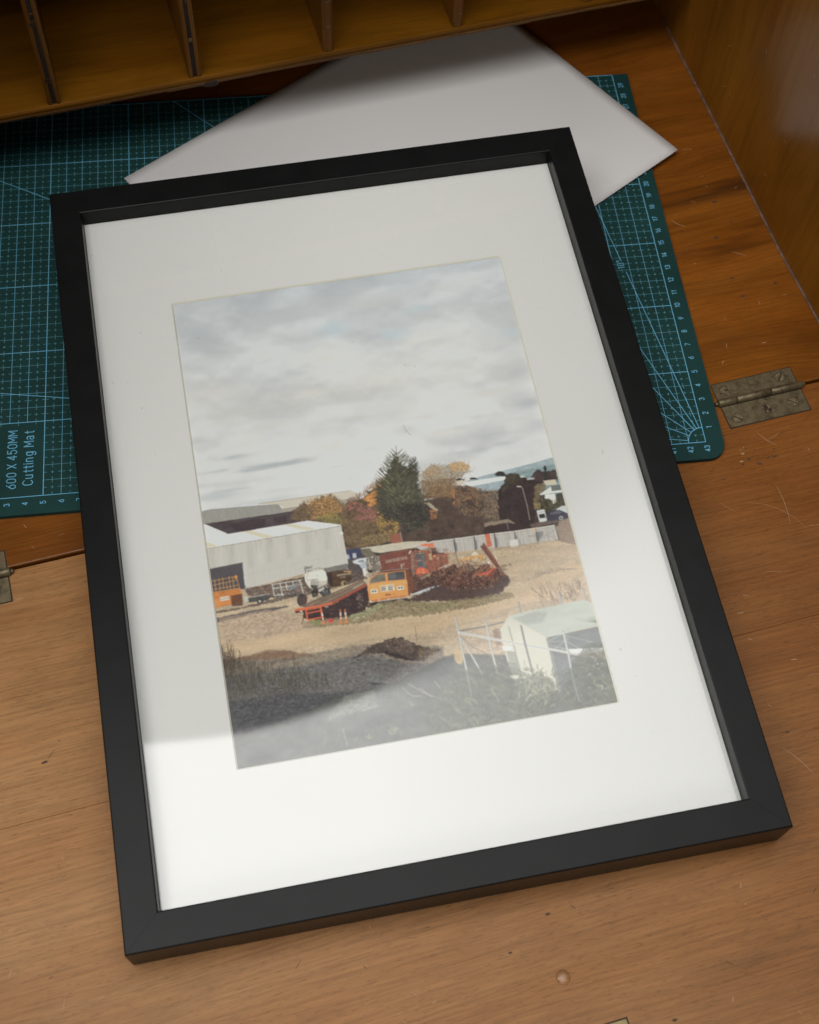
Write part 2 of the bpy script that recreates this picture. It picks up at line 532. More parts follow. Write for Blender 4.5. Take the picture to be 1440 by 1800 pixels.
for i, (dx, dy, kind) in enumerate([(-0.423, 0.2780, 1), (-0.3363, 0.2788, 1), (-0.2485, 0.2800, 1), (-0.1623, 0.2815, 0), (-0.0762, 0.2825, 0), (0.0130, 0.2840, 0)]):
    bm = bmesh.new()
    hw = 0.0039 if kind else 0.0034
    if kind == 0:
        prism(bm, [(dx - hw, dy + 0.0015), (dx - hw * 0.5, dy), (dx + hw * 0.5, dy), (dx + hw, dy + 0.0015), (dx + hw, 0.489), (dx - hw, 0.489)], ZS + 0.0001, HT, 0)
    else:
        g = 0.0013
        prism(bm, [(dx - hw, dy + 0.0006), (dx - hw * 0.7, dy), (dx - g, dy), (dx - g, dy + 0.004), (dx + g, dy + 0.004), (dx + g, dy), (dx + hw * 0.7, dy), (dx + hw, dy + 0.0006), (dx + hw, 0.489), (dx - hw, 0.489)], ZS + 0.0001, HT, 0)
        prism(bm, box_poly(dx - g + .0001, dy + (0.0008 if i != 2 else 0.0010), dx + g - .0001, dy + 0.0039), ZS + 0.0002, HT if i != 2 else ZS + 0.062, 1)
    for _ in range(5):
        z = ZS + R.uniform(0.005, 0.08)
        prism(bm, box_poly(dx + R.uniform(-hw * .6, hw * .1), dy - 0.0002, dx + hw * R.uniform(.2, .6), dy + 0.0004), z, z + R.uniform(0.0006, 0.003), 2 if R.random() < .7 else 1)
    bm_obj('divider', bm, [M_divider, M_groove, M_ply], shelf)
bm = bmesh.new()
prism(bm, box_poly(-0.5025, 0.49, 0.0895, 0.5), ZS + 0.0002, HT - 0.0002, 0)
bm_obj('back_panel', bm, M_shelf, shelf)
bm = bmesh.new()
prism(bm, box_poly(-0.5025, 0.280, 0.0895, 0.51), HT + 0.0002, HT + 0.012, 0, 0.001)
bm_obj('top_board', bm, M_shelf, shelf)
bm = bmesh.new()
prism(bm, box_poly(XL, 0.505, 0.0940, 0.519), 0.0003, 0.4599, 0)
bm_obj('back_board', bm, M_side, DESK)

bm = bmesh.new()
prism(bm, box_poly(XL, 0.25, 0.1148, 0.52), 0.4602, 0.468, 0, 0.001)  # unseen board added above the back to block ceiling light, dark against reflections
bm_obj('light_block_panel', bm, plain('dark_light_block', (0.035, 0.014, 0.006), 0.6, spec=0.1, mott=0.3, scale=20), DESK)


# hinges
def make_hinge():
    h = bpy.data.objects.new('hinge', None)
    COL.objects.link(h); h.parent = DESK
    # leaves (origin = left end of the barrel, desk axes)
    for nm, y0, y1 in (('leaf', 0.0022, 0.0140), ('leaf', -0.0172, -0.0025)):
        b = bmesh.new()
        prism(b, box_poly(0.0014, y0, 0.0526, y1), -0.0006, 0.00030, 0, 0.00015, 1)
        rr = random.Random(int(y1 * 1e5))
        scratch_quads(b, rand_marks(rr, 9, 0.006, 0.048, y0 + .003, y1 - .003, 0.002, 0.007, 0.0003, 0.6, 0.5), 0.00036, 1)
        bm_obj(nm, b, [M_brass, M_screw], h)
    # dirt gap round the leaves
    b = bmesh.new()
    prism(b, box_poly(0.0009, -0.0177, 0.0531, 0.0145), -0.0007, 0.00012, 0)
    bm_obj('recess', b, M_dirt, h)
    # barrel knuckles
    bounds = [(0.0, 0.0115), (0.0118, 0.0335), (0.0338, 0.0545)]
    for a, c in bounds:
        b = bmesh.new()
        r = 0.0024
        prof = [(a, r * 0.82), (a + 0.0006, r), (c - 0.0006, r), (c, r * 0.84)]
        n = 20
        rings = []
        for xx, rr_ in prof:
            rings.append([b.verts.new((xx, rr_ * math.cos(2 * math.pi * k / n), 0.0011 + rr_ * math.sin(2 * math.pi * k / n))) for k in range(n)])
        for i in range(3):
            for k in range(n):
                b.faces.new((rings[i][k], rings[i][(k + 1) % n], rings[i + 1][(k + 1) % n], rings[i + 1][k]))
        b.faces.new(rings[0][::-1]); b.faces.new(rings[3])
        o = bm_obj('knuckle', b, M_brass, h, False)
        for p in o.data.polygons:
            p.use_smooth = len(p.vertices) == 4
    for xx in (-0.0007, 0.0552):
        b = bmesh.new()
        bmesh.ops.create_uvsphere(b, u_segments=12, v_segments=8, radius=0.0013, matrix=Matrix.Translation((xx, 0, 0.0011)))
        bm_obj('pin', b, M_brass, h, True)
    for (sx, sy, sa, worn) in ((0.0075, 0.0080, 0.4, 1), (0.0440, 0.0088, 0.9, 0), (0.0080, -0.0118, 2.4, 0), (0.0270, -0.0100, 2.2, 1), (0.0445, -0.0098, 2.45, 0)):
        b = bmesh.new()
        r = 0.0030
        n = 22
        # countersunk head with a slot: ring, disc halves
        for sgn in (-1, 1):
            pts = []
            for k in range(12):
                th = math.pi * k / 11
                px, py = r * math.cos(th), r * math.sin(th) * 1.0
                py = max(py, 0.00042)
                pts.append((px, py * sgn))
            if sgn < 0:
                pts = pts[::-1]
            pts = [(sx + math.cos(sa) * p_ - math.sin(sa) * q_, sy + math.sin(sa) * p_ + math.cos(sa) * q_) for p_, q_ in pts]
            prism(b, pts, -0.0002, 0.00042, 0, 0.00008, 1)
        prism(b, ngon(sx, sy, r * 1.10, 20), -0.0003, 0.00034, 1)
        if worn:
            rr = random.Random(int(sx * 1e4))
            for _ in range(10):
                spot(b, sx + rr.gauss(0, .0016), sy + rr.gauss(0, .0013), rr.uniform(.0004, .0012), 0.00052 + rr.random() * .00006, rr.choice([0, 1, 1]), rr)
        bm_obj('screw', b, [M_screw, M_dirt], h)
    return h


hg = make_hinge()
hg.location = (0.0016, -0.0012, 0.0)


def copy_tree(o, parent):
    c = o.copy(); COL.objects.link(c); c.parent = parent
    for ch in list(o.children):
        copy_tree(ch, c)
    return c


hg2 = copy_tree(hg, DESK)
hg2.location = (-0.4698, -0.0025, 0.0)
# lock plate on the flap's front edge
bm = bmesh.new()
prism(bm, box_poly(-0.2015, -0.362, -0.1725, -0.3112), -0.002, -0.00005, 0, 0.0002, 1)
bm_obj('lock_plate', bm, plain('pale_brass', (0.22, 0.17, 0.075), 0.45, metal=0.5, mott=0.25, scale=300, bump=0.3), DESK)
bm = bmesh.new()
prism(bm, box_poly(-0.2021, -0.3626, -0.1719, -0.3106), -0.002, -0.00022, 0)
bm_obj('lock_recess', bm, M_dirt, DESK)

# ---------------------------------------------------------------- cutting mat (world axes, 1 cm grid, top at z = 0)
CM = 0.01
bm = bmesh.new()
x0, x1, y0, y1, rc = -1.15, 44.08, -1.15, 30.08, 1.05
poly = [(x1 * CM, y1 * CM), (x0 * CM, y1 * CM)]
for cx, cy, a0 in ((x0 + rc, y0 + rc, 180), (x1 - rc, y0 + rc, 270)):
    for k in range(9):
        a = math.radians(a0 + 90 * k / 8)
        poly.append(((cx + rc * math.cos(a)) * CM, (cy + rc * math.sin(a)) * CM))
prism(bm, poly, -0.0029, 0.0, 0, 0.0004, 2)
ZL = 0.00006


def lq(xa, ya, xb, yb, w, mi=1, z=ZL):
    d = math.hypot(xb - xa, yb - ya)
    nx, ny = -(yb - ya) / d * w / 2, (xb - xa) / d * w / 2
    f = bm.faces.new([bm.verts.new(((px) * CM, (py) * CM, z)) for px, py in
                      ((xa + nx, ya + ny), (xa - nx, ya - ny), (xb - nx, yb - ny), (xb + nx, yb + ny))])
    f.normal_update()
    if f.normal.z < 0:
        f.normal_flip()
    f.material_index = mi


in_box = lambda x, y: x < 4.99 and y < 4.99
for i in range(0, 44):
    b = i % 5 == 0 or i == 43
    ys = 5 if (i < 5 and i > 0) else 0
    lq(i, ys, i, 30, 0.045 if b else 0.026, 1 if b else 1, ZL)
for j in range(0, 31):
    b = j % 5 == 0
    xs = 5 if (0 < j < 5) else 0
    lq(xs, j, 43, j, 0.045 if b else 0.024, 1 if b else 2, ZL + 0.00002)
for i in range(0, 43):
    for j in range(0, 30):
        cx, cy = i + 0.5, j + 0.5
        if in_box(cx, cy):
            continue
        lq(cx - 0.09, cy, cx + 0.09, cy, 0.026, 2, ZL + 0.00001)
        lq(cx, cy - 0.09, cx, cy + 0.09, 0.026, 2, ZL + 0.00003)
        lq(cx, j - 0.0 if j == 0 else j - 0.2, cx, j + 0.2, 0.024, 2, ZL + 0.00004)
        lq(i if (i == 0 or (i == 5 and j < 5)) else i - 0.2, cy, i + 0.2, cy, 0.024, 2, ZL + 0.00005)
    for j in range(0, 30):
        pass
for j in range(0, 30):
    lq(42.8, j + 0.5, 43, j + 0.5, 0.024, 2, ZL + 0.00005)
for a in (10, 20, 30, 45, 60, 80):
    s, c_ = math.sin(math.radians(a)), math.cos(math.radians(a))
    ex = min(43 / s if s else 1e9, 30 / c_ if c_ else 1e9)
    if a == 10:
        lq(43 - s, c_, 43 - s * 13.05, c_ * 13.05, 0.042, 1, ZL + 0.00007)
        lq(43 - s * 13.95, c_ * 13.95, 43 - s * ex, c_ * ex, 0.042, 1, ZL + 0.00007)
    else:
        lq(43 - s, c_, 43 - s * ex, c_ * ex, 0.042, 1, ZL + 0.00007)
for k in range(16):
    a, b = math.radians(90 * k / 16), math.radians(90 * (k + 1) / 16)
    lq(43 - math.sin(a), math.cos(a), 43 - math.sin(b), math.cos(b), 0.045, 1, ZL + 0.00008)
_R = random.Random(77)
for _ in range(34):      # old knife cuts
    xa, ya = _R.uniform(0, 43), _R.uniform(0, 30)
    an = _R.choice([0, 1.5708, 1.5708, 0.5]) + _R.gauss(0, 0.12); ln_ = _R.uniform(1.0, 7.0)
    lq(xa, ya, xa + ln_ * math.cos(an), ya + ln_ * math.sin(an), 0.012, 3, ZL + 0.00009)
CMAT = bm_obj('cutting_mat', bm, [M_mat, M_line, M_line2, plain('knife_cut', (0.035, 0.085, 0.075), 0.7, spec=0.2)])
tag(CMAT, 'dark green cutting mat with pale blue centimetre grid lying under the picture frame', 'cutting mat')


def arc(cx, cy, rx, ry, a0, a1, n=10):
    return [(cx + rx * math.cos(math.radians(a0 + (a1 - a0) * k / n)), cy + ry * math.sin(math.radians(a0 + (a1 - a0) * k / n))) for k in range(n + 1)]


# thin engineering lettering: pen strokes on a 0.6 x 1 body
PEN = {
    '0': [arc(.3, .7, .24, .30, 0, 180) + arc(.3, .3, .24, .30, 180, 360) + [(.54, .7)]],
    '1': [[(.14, .80), (.36, 1.0), (.36, 0)]],
    '2': [arc(.3, .74, .23, .26, 165, -35) + [(.07, 0), (.55, 0)]],
    '3': [arc(.28, .76, .23, .24, 160, -90) , arc(.28, .27, .25, .27, 90, -160)],
    '4': [[(.42, 0), (.42, 1.0), (.04, .28), (.58, .28)]],
    '5': [[(.52, 1.0), (.12, 1.0), (.09, .54)] + arc(.29, .33, .25, .33, 130, -155)],
    '6': [arc(.3, .32, .24, .32, 0, 360, 16), [(.48, 1.0), (.16, .56), (.07, .36)]],
    '7': [[(.05, 1.0), (.55, 1.0), (.22, 0)]],
    '8': [arc(.3, .76, .20, .24, 0, 360, 14), arc(.3, .27, .25, .27, 0, 360, 16)],
    '9': [arc(.3, .68, .24, .32, 0, 360, 16), [(.12, 0), (.44, .44), (.53, .64)]],
    'X': [[(.04, 0), (.56, 1.0)], [(.04, 1.0), (.56, 0)]],
    'M': [[(.05, 0), (.05, 1.0), (.37, .30), (.69, 1.0), (.69, 0)]],
    'C': [arc(.34, .70, .28, .30, 25, 180) + arc(.34, .30, .28, .30, 180, 335)],
    'u': [[(.07, .72), (.07, .24)] + arc(.27, .22, .20, .22, 180, 345), [(.47, .72), (.47, 0)]],
    't': [[(.20, .95), (.20, .14)] + arc(.30, .13, .10, .13, 180, 290), [(.04, .70), (.38, .70)]],
    'i': [[(.10, .72), (.10, 0)], [(.10, .90), (.10, .98)]],
    'n': [[(.07, .72), (.07, 0)], [(.07, .48)] + arc(.27, .50, .20, .22, 180, 0) + [(.47, 0)]],
    'g': [arc(.26, .38, .21, .34, 0, 360, 16), [(.48, .72), (.48, -.06)] + arc(.27, -.06, .21, .20, 0, -150)],
    'a': [arc(.24, .20, .19, .20, 0, 360, 14), arc(.25, .50, .19, .22, 150, 0) + [(.44, 0)]],
    '\u00b0': [arc(.14, .86, .12, .13, 0, 360, 12)],
}
ADV = {'M': .90, 'C': .80, 'i': .32, 't': .50, ' ': .36, '1': .62, '\u00b0': .3}


def lettering(name, strings, pen, material, parent):
    """strings: (text, height, x, y) with the foot of the text towards +x, read upwards; one mesh, pen strokes with round joints"""
    b = bmesh.new()
    kz = 0.0
    for text, hgt, ox, oy, centre in strings:
        width = sum(ADV.get(ch, .76) for ch in text)
        pos = -width / 2 if centre else 0.0
        for ch in text:
            for st in PEN.get(ch, []):
                P_ = [(ox - q[1] * hgt, oy + (pos + q[0]) * hgt) for q in st]
                for p0, p1 in zip(P_[:-1], P_[1:]):
                    dx, dy = p1[0] - p0[0], p1[1] - p0[1]
                    q = math.hypot(dx, dy) or 1
                    ux, uy = dx / q * pen / 2, dy / q * pen / 2
                    ex, ey = ux * 0.6, uy * 0.6
                    kz += 1.5e-7
                    f = b.faces.new([b.verts.new((x_, y_, 0.00012 + kz)) for x_, y_ in
                                     ((p0[0] - ex + uy, p0[1] - ey - ux), (p1[0] + ex + uy, p1[1] + ey - ux), (p1[0] + ex - uy, p1[1] + ey + ux), (p0[0] - ex - uy, p0[1] - ey + ux))])
                    kz = kz if kz < 4e-5 else 0.0
            pos += ADV.get(ch, .76)
    bmesh.ops.recalc_face_normals(b, faces=b.faces)
    for f in b.faces:
        if f.normal.z < 0:
            f.normal_flip()
    me = bpy.data.meshes.new(name)
    b.to_mesh(me); b.free()
    me.materials.append(material)
    return link(bpy.data.objects.new(name, me), parent)


nums = [(str(k), 0.0030, (k + 0.16) * CM, -0.43 * CM, True) for k in range(1, 44)]
nums += [(str(k), 0.0030, 43.56 * CM, k * CM, True) for k in range(1, 30)]
nums += [(str(k), 0.0030, -0.28 * CM, k * CM, True) for k in range(1, 30)]
lettering('scale_numbers', nums, 0.00042, M_line, CMAT)
lettering('size_lettering', [('600 X 450MM', 0.0051, 3.46 * CM, 0.56 * CM, False)], 0.00050, M_line, CMAT)
lettering('title_lettering', [('Cutting Mat', 0.0054, 4.40 * CM, 0.72 * CM, False)], 0.00052, M_line, CMAT)
lettering('angle_lettering', [('10\u00b0', 0.0042, 40.70 * CM, 13.08 * CM, False)], 0.00045, M_line, CMAT)

# ---------------------------------------------------------------- sheet of paper (A4) lying across the mat
PC = Vector((0.0968, 0.2329, 0)); pa = math.radians(34.15)
e1 = Vector((math.cos(pa), math.sin(pa), 0)); e2 = Vector((math.sin(pa), -math.cos(pa), 0))
nx_, ny_ = 40, 28
vs, fs = [], []
for j in range(ny_ + 1):
    for i in range(nx_ + 1):
        u, v = 0.297 * i / nx_, 0.210 * j / ny_
        P = PC + e1 * u + e2 * v
        k = (i / nx_) ** 2 * (j / ny_) ** 2
        z = 0.0009 + 0.0012 * k + 0.0004 * math.sin(u * 21) * math.sin(v * 17)
        vs.append((P.x, P.y, z))
for j in range(ny_):
    for i in range(nx_):
        a = j * (nx_ + 1) + i
        fs.append((a, a + nx_ + 1, a + nx_ + 2, a + 1))
PAPER = mesh_obj('paper_sheet', vs, fs, M_paper, smooth=True)
sm = PAPER.modifiers.new('thickness', 'SOLIDIFY'); sm.thickness = 0.00025; sm.offset = -1
tag(PAPER, 'plain white sheet of paper lying at an angle on the cutting mat behind the frame', 'paper')

# ---------------------------------------------------------------- picture frame
FT = 0.02887
FW, FH, RW = 0.320, 0.44345, 0.01713
_F = [[0.9964085, -0.0846756, -0.0004623], [0.0845348, 0.995038, -0.0524716], [0.004903, 0.0522441, 0.9986223]]
FM = Matrix(((*_F[0], 0.237606), (*_F[1], -0.027587), (*_F[2], 0.036637), (0, 0, 0, 1)))
FRAME = empty('picture_frame', FM @ Matrix.Translation((0, 0, -FT)))
tag(FRAME, 'black wooden picture frame holding a white-matted colour photograph of an industrial yard', 'picture frame')
GD = 0.0095   # depth of the glass below the top of the rails


def rail(ax, sgn):
    """mitred moulding: axis 'x' for top/bottom rails, 'y' for side rails"""
    W2, H2 = FW / 2, FH / 2
    # profile (distance in from the outer edge, height), outer skin then inner
    b = 0.0007
    prof = [(0.0009, 0.0), (0, 0.0008), (0, FT - b), (b * 0.3, FT - b * 0.3), (b, FT), (RW - b, FT), (RW - b * 0.3, FT - b * 0.3), (RW, FT - b),
            (RW, FT - GD), (RW + 0.0012, FT - GD), (RW + 0.0012, FT - GD - 0.00005), (RW - 0.005, FT - GD - 0.00005 - 0.0), (RW - 0.005, 0.0)]
    prof = prof[:9] + [(RW, FT - GD - 0.0040), (RW - 0.002, FT - GD - 0.0045), (RW - 0.002, 0.0)]
    bm = bmesh.new()
    ends = []
    gap = 0.00004
    for e in (-1, 1):
        ring = []
        for d, z in prof:
            if ax == 'x':
                ring.append(bm.verts.new((e * (W2 - d - gap), sgn * (H2 - d), z)))
            else:
                ring.append(bm.verts.new((sgn * (W2 - d), e * (H2 - d - gap), z)))
        ends.append(ring)
    n = len(prof)
    for i in range(n):
        bm.faces.new((ends[0][i], ends[0][(i + 1) % n], ends[1][(i + 1) % n], ends[1][i]))
    bm.faces.new(ends[0]); bm.faces.new(ends[1][::-1])
    return bm_obj('frame_rail', bm, M_rail, FRAME)


for ax, s in (('x', 1), ('x', -1), ('y', 1), ('y', -1)):
    rail(ax, s)
iw, ih = FW / 2 - RW, FH / 2 - RW
zt = FT - GD
bm = bmesh.new()
prism(bm, box_poly(-iw + 0.0002, -ih + 0.0002, iw - 0.0002, ih - 0.0002), zt - 0.0015, zt, 0)
bm_obj('glass', bm, M_glass, FRAME)
# mat board with bevelled window
zm = zt - 0.0017
win = [(-0.0983, 0.1396), (0.0985, 0.1407), (0.0966, -0.1430), (-0.0989, -0.1423)]
dz = 0.0009
outer = [(-iw + .0002, ih - .0002), (iw - .0002, ih - .0002), (iw - .0002, -ih + .0002), (-iw + .0002, -ih + .0002)]
vs = [(x, y, zm) for x, y in outer] + [(x, y, zm) for x, y in win]
inn = [(x - math.copysign(0.0008, x), y - math.copysign(0.0008, y), zm - dz) for x, y in win]
vs += inn + [(x, y, zm - dz) for x, y in outer]
fs, mi = [], []
for i in range(4):
    j = (i + 1) % 4
    fs.append((i, j, 4 + j, 4 + i)[::-1]); mi.append(0)
    fs.append((4 + i, 4 + j, 8 + j, 8 + i)[::-1]); mi.append(1)
    fs.append((8 + i, 8 + j, 12 + j, 12 + i)[::-1]); mi.append(0)
    fs.append((12 + i, 12 + j, j, i)[::-1]); mi.append(0)
mesh_obj('mat_board', vs, fs, [M_matb, M_bevel], FRAME, mi)
bm = bmesh.new()
prism(bm, box_poly(-iw + 0.0005, -ih + 0.0005, iw - 0.0005, ih - 0.0005), zm - dz - 0.0035, zm - dz - 0.0006, 0)
bm_obj('backing_board', bm, M_backing, FRAME)
# easel strut folded out under the upper half: it carries the raised end of the frame
Fi = FM.inverted()
bm = bmesh.new()
A = Vector((0.0, -0.02, zm - dz - 0.0037)); wtop = Fi @ Vector((0.245, 0.150, 0.0016))
B = Vector((wtop.x, wtop.y, wtop.z + FT))
for (P, w) in ((A, 0.018), (B, 0.030)):
    for sx in (-1, 1):
        for zz in (0, -0.0015 if P is A else 0.0015):
            bm.verts.new((P.x + sx * w, P.y + (0.0 if P is A else 0), P.z + zz))
bm.verts.ensure_lookup_table()
bmesh.ops.convex_hull(bm, input=bm.verts)
bm_obj('easel_strut', bm, M_backing, FRAME)
# ---------------------------------------------------------------- photo print: the picture's dyes live in a fine colour grid
PX0, PX1, PY0, PY1 = -0.1010, 0.1010, -0.1455, 0.1435
def photo_print_mesh(img):
    """img: H x W x 3 linear reflectance, row 0 = top"""
    H_, W_ = img.shape[:2]
    zp = zm - dz - 0.0002
    xs = np.linspace(PX0, PX1, W_); ys = np.linspace(PY1, PY0, H_)
    X, Y = np.meshgrid(xs, ys)
    co = np.stack([X, Y, np.full_like(X, zp)], -1).reshape(-1, 3).astype(np.float32)
    idx = np.arange(H_ * W_).reshape(H_, W_)
    q = np.stack([idx[:-1, :-1], idx[1:, :-1], idx[1:, 1:], idx[:-1, 1:]], -1).reshape(-1, 4).astype(np.int32)
    me = bpy.data.meshes.new('photo_print')
    me.vertices.add(len(co)); me.vertices.foreach_set('co', co.ravel())
    me.loops.add(q.size); me.loops.foreach_set('vertex_index', q.ravel())
    me.polygons.add(len(q)); me.polygons.foreach_set('loop_start', np.arange(0, q.size, 4, dtype=np.int32))
    me.polygons.foreach_set('loop_total', np.full(len(q), 4, np.int32))
    me.update(calc_edges=True)
    ca = me.color_attributes.new('ink', 'FLOAT_COLOR', 'POINT')
    rgba = np.ones((H_ * W_, 4), np.float32); rgba[:, :3] = img.reshape(-1, 3)
    ca.data.foreach_set('color', rgba.ravel())
    t = NT('printed_photograph')
    at = t.n('ShaderNodeVertexColor', layer_name='ink')
    t.set(Base_Color=at.outputs[0], Roughness=0.6, Specular_IOR_Level=0.25)
    me.materials.append(t.m)
    return link(bpy.data.objects.new('photo_print', me), FRAME)
# ---------------------------------------------------------------- the printed photograph: dyes painted into a grid
HM = (0.036827452, -0.00770808, -18.086501, -0.0065865598, -0.041465902, 39.956936, -1.7429582e-05, 0.00025257287)


class Print:
    """small software painter; shapes are given in the coordinates they were traced in and mapped flat onto the sheet"""

    def __init__(s, w=700, h=1001, seed=4):
        s.w, s.h = w, h
        s.r = np.random.RandomState(seed)
        s.c = np.zeros((h, w, 3))
        s.cache = {}

    def T(s, pts):
        p = np.asarray(pts, float).reshape(-1, 2)
        a = HM
        d = a[6] * p[:, 0] + a[7] * p[:, 1] + 1
        x = (a[0] * p[:, 0] + a[1] * p[:, 1] + a[2]) / d
        y = (a[3] * p[:, 0] + a[4] * p[:, 1] + a[5]) / d
        return np.stack([(x + 10.10) / 20.20 * (s.w - 1), (14.35 - y) / 28.90 * (s.h - 1)], 1)

    def noise(s, sx, sy, seed, oct=4, rough=0.55):
        """fractal value noise, feature size sx x sy canvas pixels, range about 0..1"""
        key = (sx, sy, seed, oct)
        if key in s.cache:
            return s.cache[key]
        r = np.random.RandomState(seed)
        out = np.zeros((s.h, s.w)); amp = 1.0; tot = 0
        for o in range(oct):
            gx = int(s.w / sx) + 3; gy = int(s.h / sy) + 3
            g = r.rand(gy, gx)
            X = np.arange(s.w) / sx; Y = np.arange(s.h) / sy
            xi = X.astype(int); yi = Y.astype(int)
            fx = X - xi; fy = Y - yi
            fx = fx * fx * (3 - 2 * fx); fy = (fy * fy * (3 - 2 * fy))[:, None]
            a = g[yi][:, xi] * (1 - fx) + g[yi][:, xi + 1] * fx
            b = g[yi + 1][:, xi] * (1 - fx) + g[yi + 1][:, xi + 1] * fx
            out += amp * (a * (1 - fy) + b * fy); tot += amp
            amp *= rough; sx = max(sx / 2, 1); sy = max(sy / 2, 1)
        out = (out / tot - 0.5) * 1.6 + 0.5
        s.cache[key] = out
        return out

    def mask(s, P, ss=2):
        x0 = max(int(P[:, 0].min()) - 2, 0); x1 = min(int(P[:, 0].max()) + 3, s.w)
        y0 = max(int(P[:, 1].min()) - 2, 0); y1 = min(int(P[:, 1].max()) + 3, s.h)
        if x1 <= x0 or y1 <= y0:
            return None
        acc = np.zeros((y1 - y0, x1 - x0))
        n = len(P)
        for a in range(ss):
            for b in range(ss):
                X = (np.arange(x0, x1) + (a + .5) / ss - .5)[None, :]
                Y = (np.arange(y0, y1) + (b + .5) / ss - .5)[:, None]
                ins = np.zeros(acc.shape, bool)
                for i in range(n):
                    xa, ya = P[i]; xb, yb = P[(i + 1) % n]
                    if ya == yb:
                        continue
                    c = ((ya > Y) != (yb > Y))
                    ins ^= c & (X < (xb - xa) * (Y - ya) / (yb - ya) + xa)
                acc += ins
        return (slice(y0, y1), slice(x0, x1)), acc / ss / ss

    def put(s, sl, m, col, nz=None, amt=0.0):
        c = lin(col)
        if nz is not None:
            c = c[None, None] * (1 + amt * (nz[sl][..., None] - 0.5) * 2)
        s.c[sl] = s.c[sl] * (1 - m[..., None]) + np.clip(c, 0, 2) * m[..., None]

    def poly(s, pts, col, a=1.0, nz=None, amt=0.3, ragged=0.0, blur=0):
        P = s.T(pts)
        if ragged:
            Q = []
            for i in range(len(P)):
                A, B = P[i], P[(i + 1) % len(P)]
                k = max(int(np.hypot(*(B - A)) / 2.5), 1)
                for j in range(k):
                    Q.append(A + (B - A) * j / k + s.r.randn(2) * ragged)
            P = np.array(Q)
        r = s.mask(P)
        if r is None:
            return
        sl, m = r
        for _ in range(blur):
            m = np.pad(m, 1, 'edge'); m = (m[:-2, 1:-1] + m[2:, 1:-1] + m[1:-1, :-2] + m[1:-1, 2:] + 2 * m[1:-1, 1:-1]) / 6
        s.put(sl, m * a, col, nz, amt)

    def line(s, pts, w, col, a=1.0):
        P = s.T(pts)
        c = lin(col)
        for A, B in zip(P[:-1], P[1:]):
            s.seg(A, B, w, c, a)

    def seg(s, A, B, w, c, a=1.0):
        x0 = max(int(min(A[0], B[0]) - w - 2), 0); x1 = min(int(max(A[0], B[0]) + w + 3), s.w)
        y0 = max(int(min(A[1], B[1]) - w - 2), 0); y1 = min(int(max(A[1], B[1]) + w + 3), s.h)
        if x1 <= x0 or y1 <= y0:
            return
        X, Y = np.meshgrid(np.arange(x0, x1), np.arange(y0, y1))
        d = B - A; L2 = max(d @ d, 1e-9)
        t = np.clip(((X - A[0]) * d[0] + (Y - A[1]) * d[1]) / L2, 0, 1)
        dist = np.hypot(X - A[0] - t * d[0], Y - A[1] - t * d[1])
        m = np.clip(w / 2 + 0.5 - dist, 0, 1) * a * min(1.0, 0.35 + w)
        s.c[y0:y1, x0:x1] = s.c[y0:y1, x0:x1] * (1 - m[..., None]) + c * m[..., None]

    def ell(s, cx, cy, rx, ry, col, a=1.0, ang=0.0, nz=None, amt=0.3, soft=False):
        """ellipse; radii in traced units"""
        th = np.linspace(0, 2 * np.pi, 22)[:-1]
        ca, sa = math.cos(ang), math.sin(ang)
        pts = np.stack([cx + rx * np.cos(th) * ca - ry * np.sin(th) * sa, cy + rx * np.cos(th) * sa + ry * np.sin(th) * ca], 1)
        if not soft:
            s.poly(pts, col, a, nz, amt)
            return
        P = s.T(pts); C0 = P.mean(0); R = np.hypot(*(P - C0).T).max() * 1.6
        ax = s.T([(cx, cy), (cx + rx * ca, cy + rx * sa), (cx - ry * sa, cy + ry * ca)])
        u, v = ax[1] - ax[0], ax[2] - ax[0]
        M = np.linalg.inv(np.stack([u, v], 1))
        x0 = max(int(C0[0] - R), 0); x1 = min(int(C0[0] + R), s.w); y0 = max(int(C0[1] - R), 0); y1 = min(int(C0[1] + R), s.h)
        if x1 <= x0 or y1 <= y0:
            return
        X, Y = np.meshgrid(np.arange(x0, x1) - C0[0], np.arange(y0, y1) - C0[1])
        q = (M[0, 0] * X + M[0, 1] * Y) ** 2 + (M[1, 0] * X + M[1, 1] * Y) ** 2
        sl = (slice(y0, y1), slice(x0, x1))
        m = np.exp(-q * 1.4)
        if nz is not None:
            m = m * np.clip(0.75 + (nz[sl] - 0.5) * 2.0 + (m - 0.5) * .6, 0, 1.15)
        s.put(sl, np.clip(m * a, 0, 1), col)

    def dabs(s, X, Y, col, size=1.0, a=0.9, jit=0.15):
        """many leaf- or grit-sized touches, canvas coordinates"""
        n = len(X)
        col = lin(np.asarray(col, float))
        if col.ndim == 1:
            col = np.repeat(col[None], n, 0)
        col = col * np.exp(s.r.randn(n, 1) * jit)
        size = np.broadcast_to(size, (n,))
        for i in range(n):
            A = np.array([X[i], Y[i]]); th = s.r.rand() * 3.14
            L = size[i] * (0.6 + s.r.rand())
            s.seg(A, A + L * np.array([math.cos(th), math.sin(th)]), max(size[i] * 0.7, 0.5), col[i], a)

    def scatter(s, pts, n, cols, size=1.0, a=0.9, jit=0.2, clump=None, thr=0.5):
        """touches inside a traced polygon"""
        P = s.T(pts); x0, y0 = P.min(0); x1, y1 = P.max(0)
        cols = np.asarray(cols, float)
        X = s.r.uniform(x0, x1, n * 3); Y = s.r.uniform(y0, y1, n * 3)
        ins = np.zeros(len(X), bool)
        for i in range(len(P)):
            xa, ya = P[i]; xb, yb = P[(i + 1) % len(P)]
            if ya == yb:
                continue
            ins ^= ((ya > Y) != (yb > Y)) & (X < (xb - xa) * (Y - ya) / (yb - ya) + xa)
        X, Y = X[ins], Y[ins]
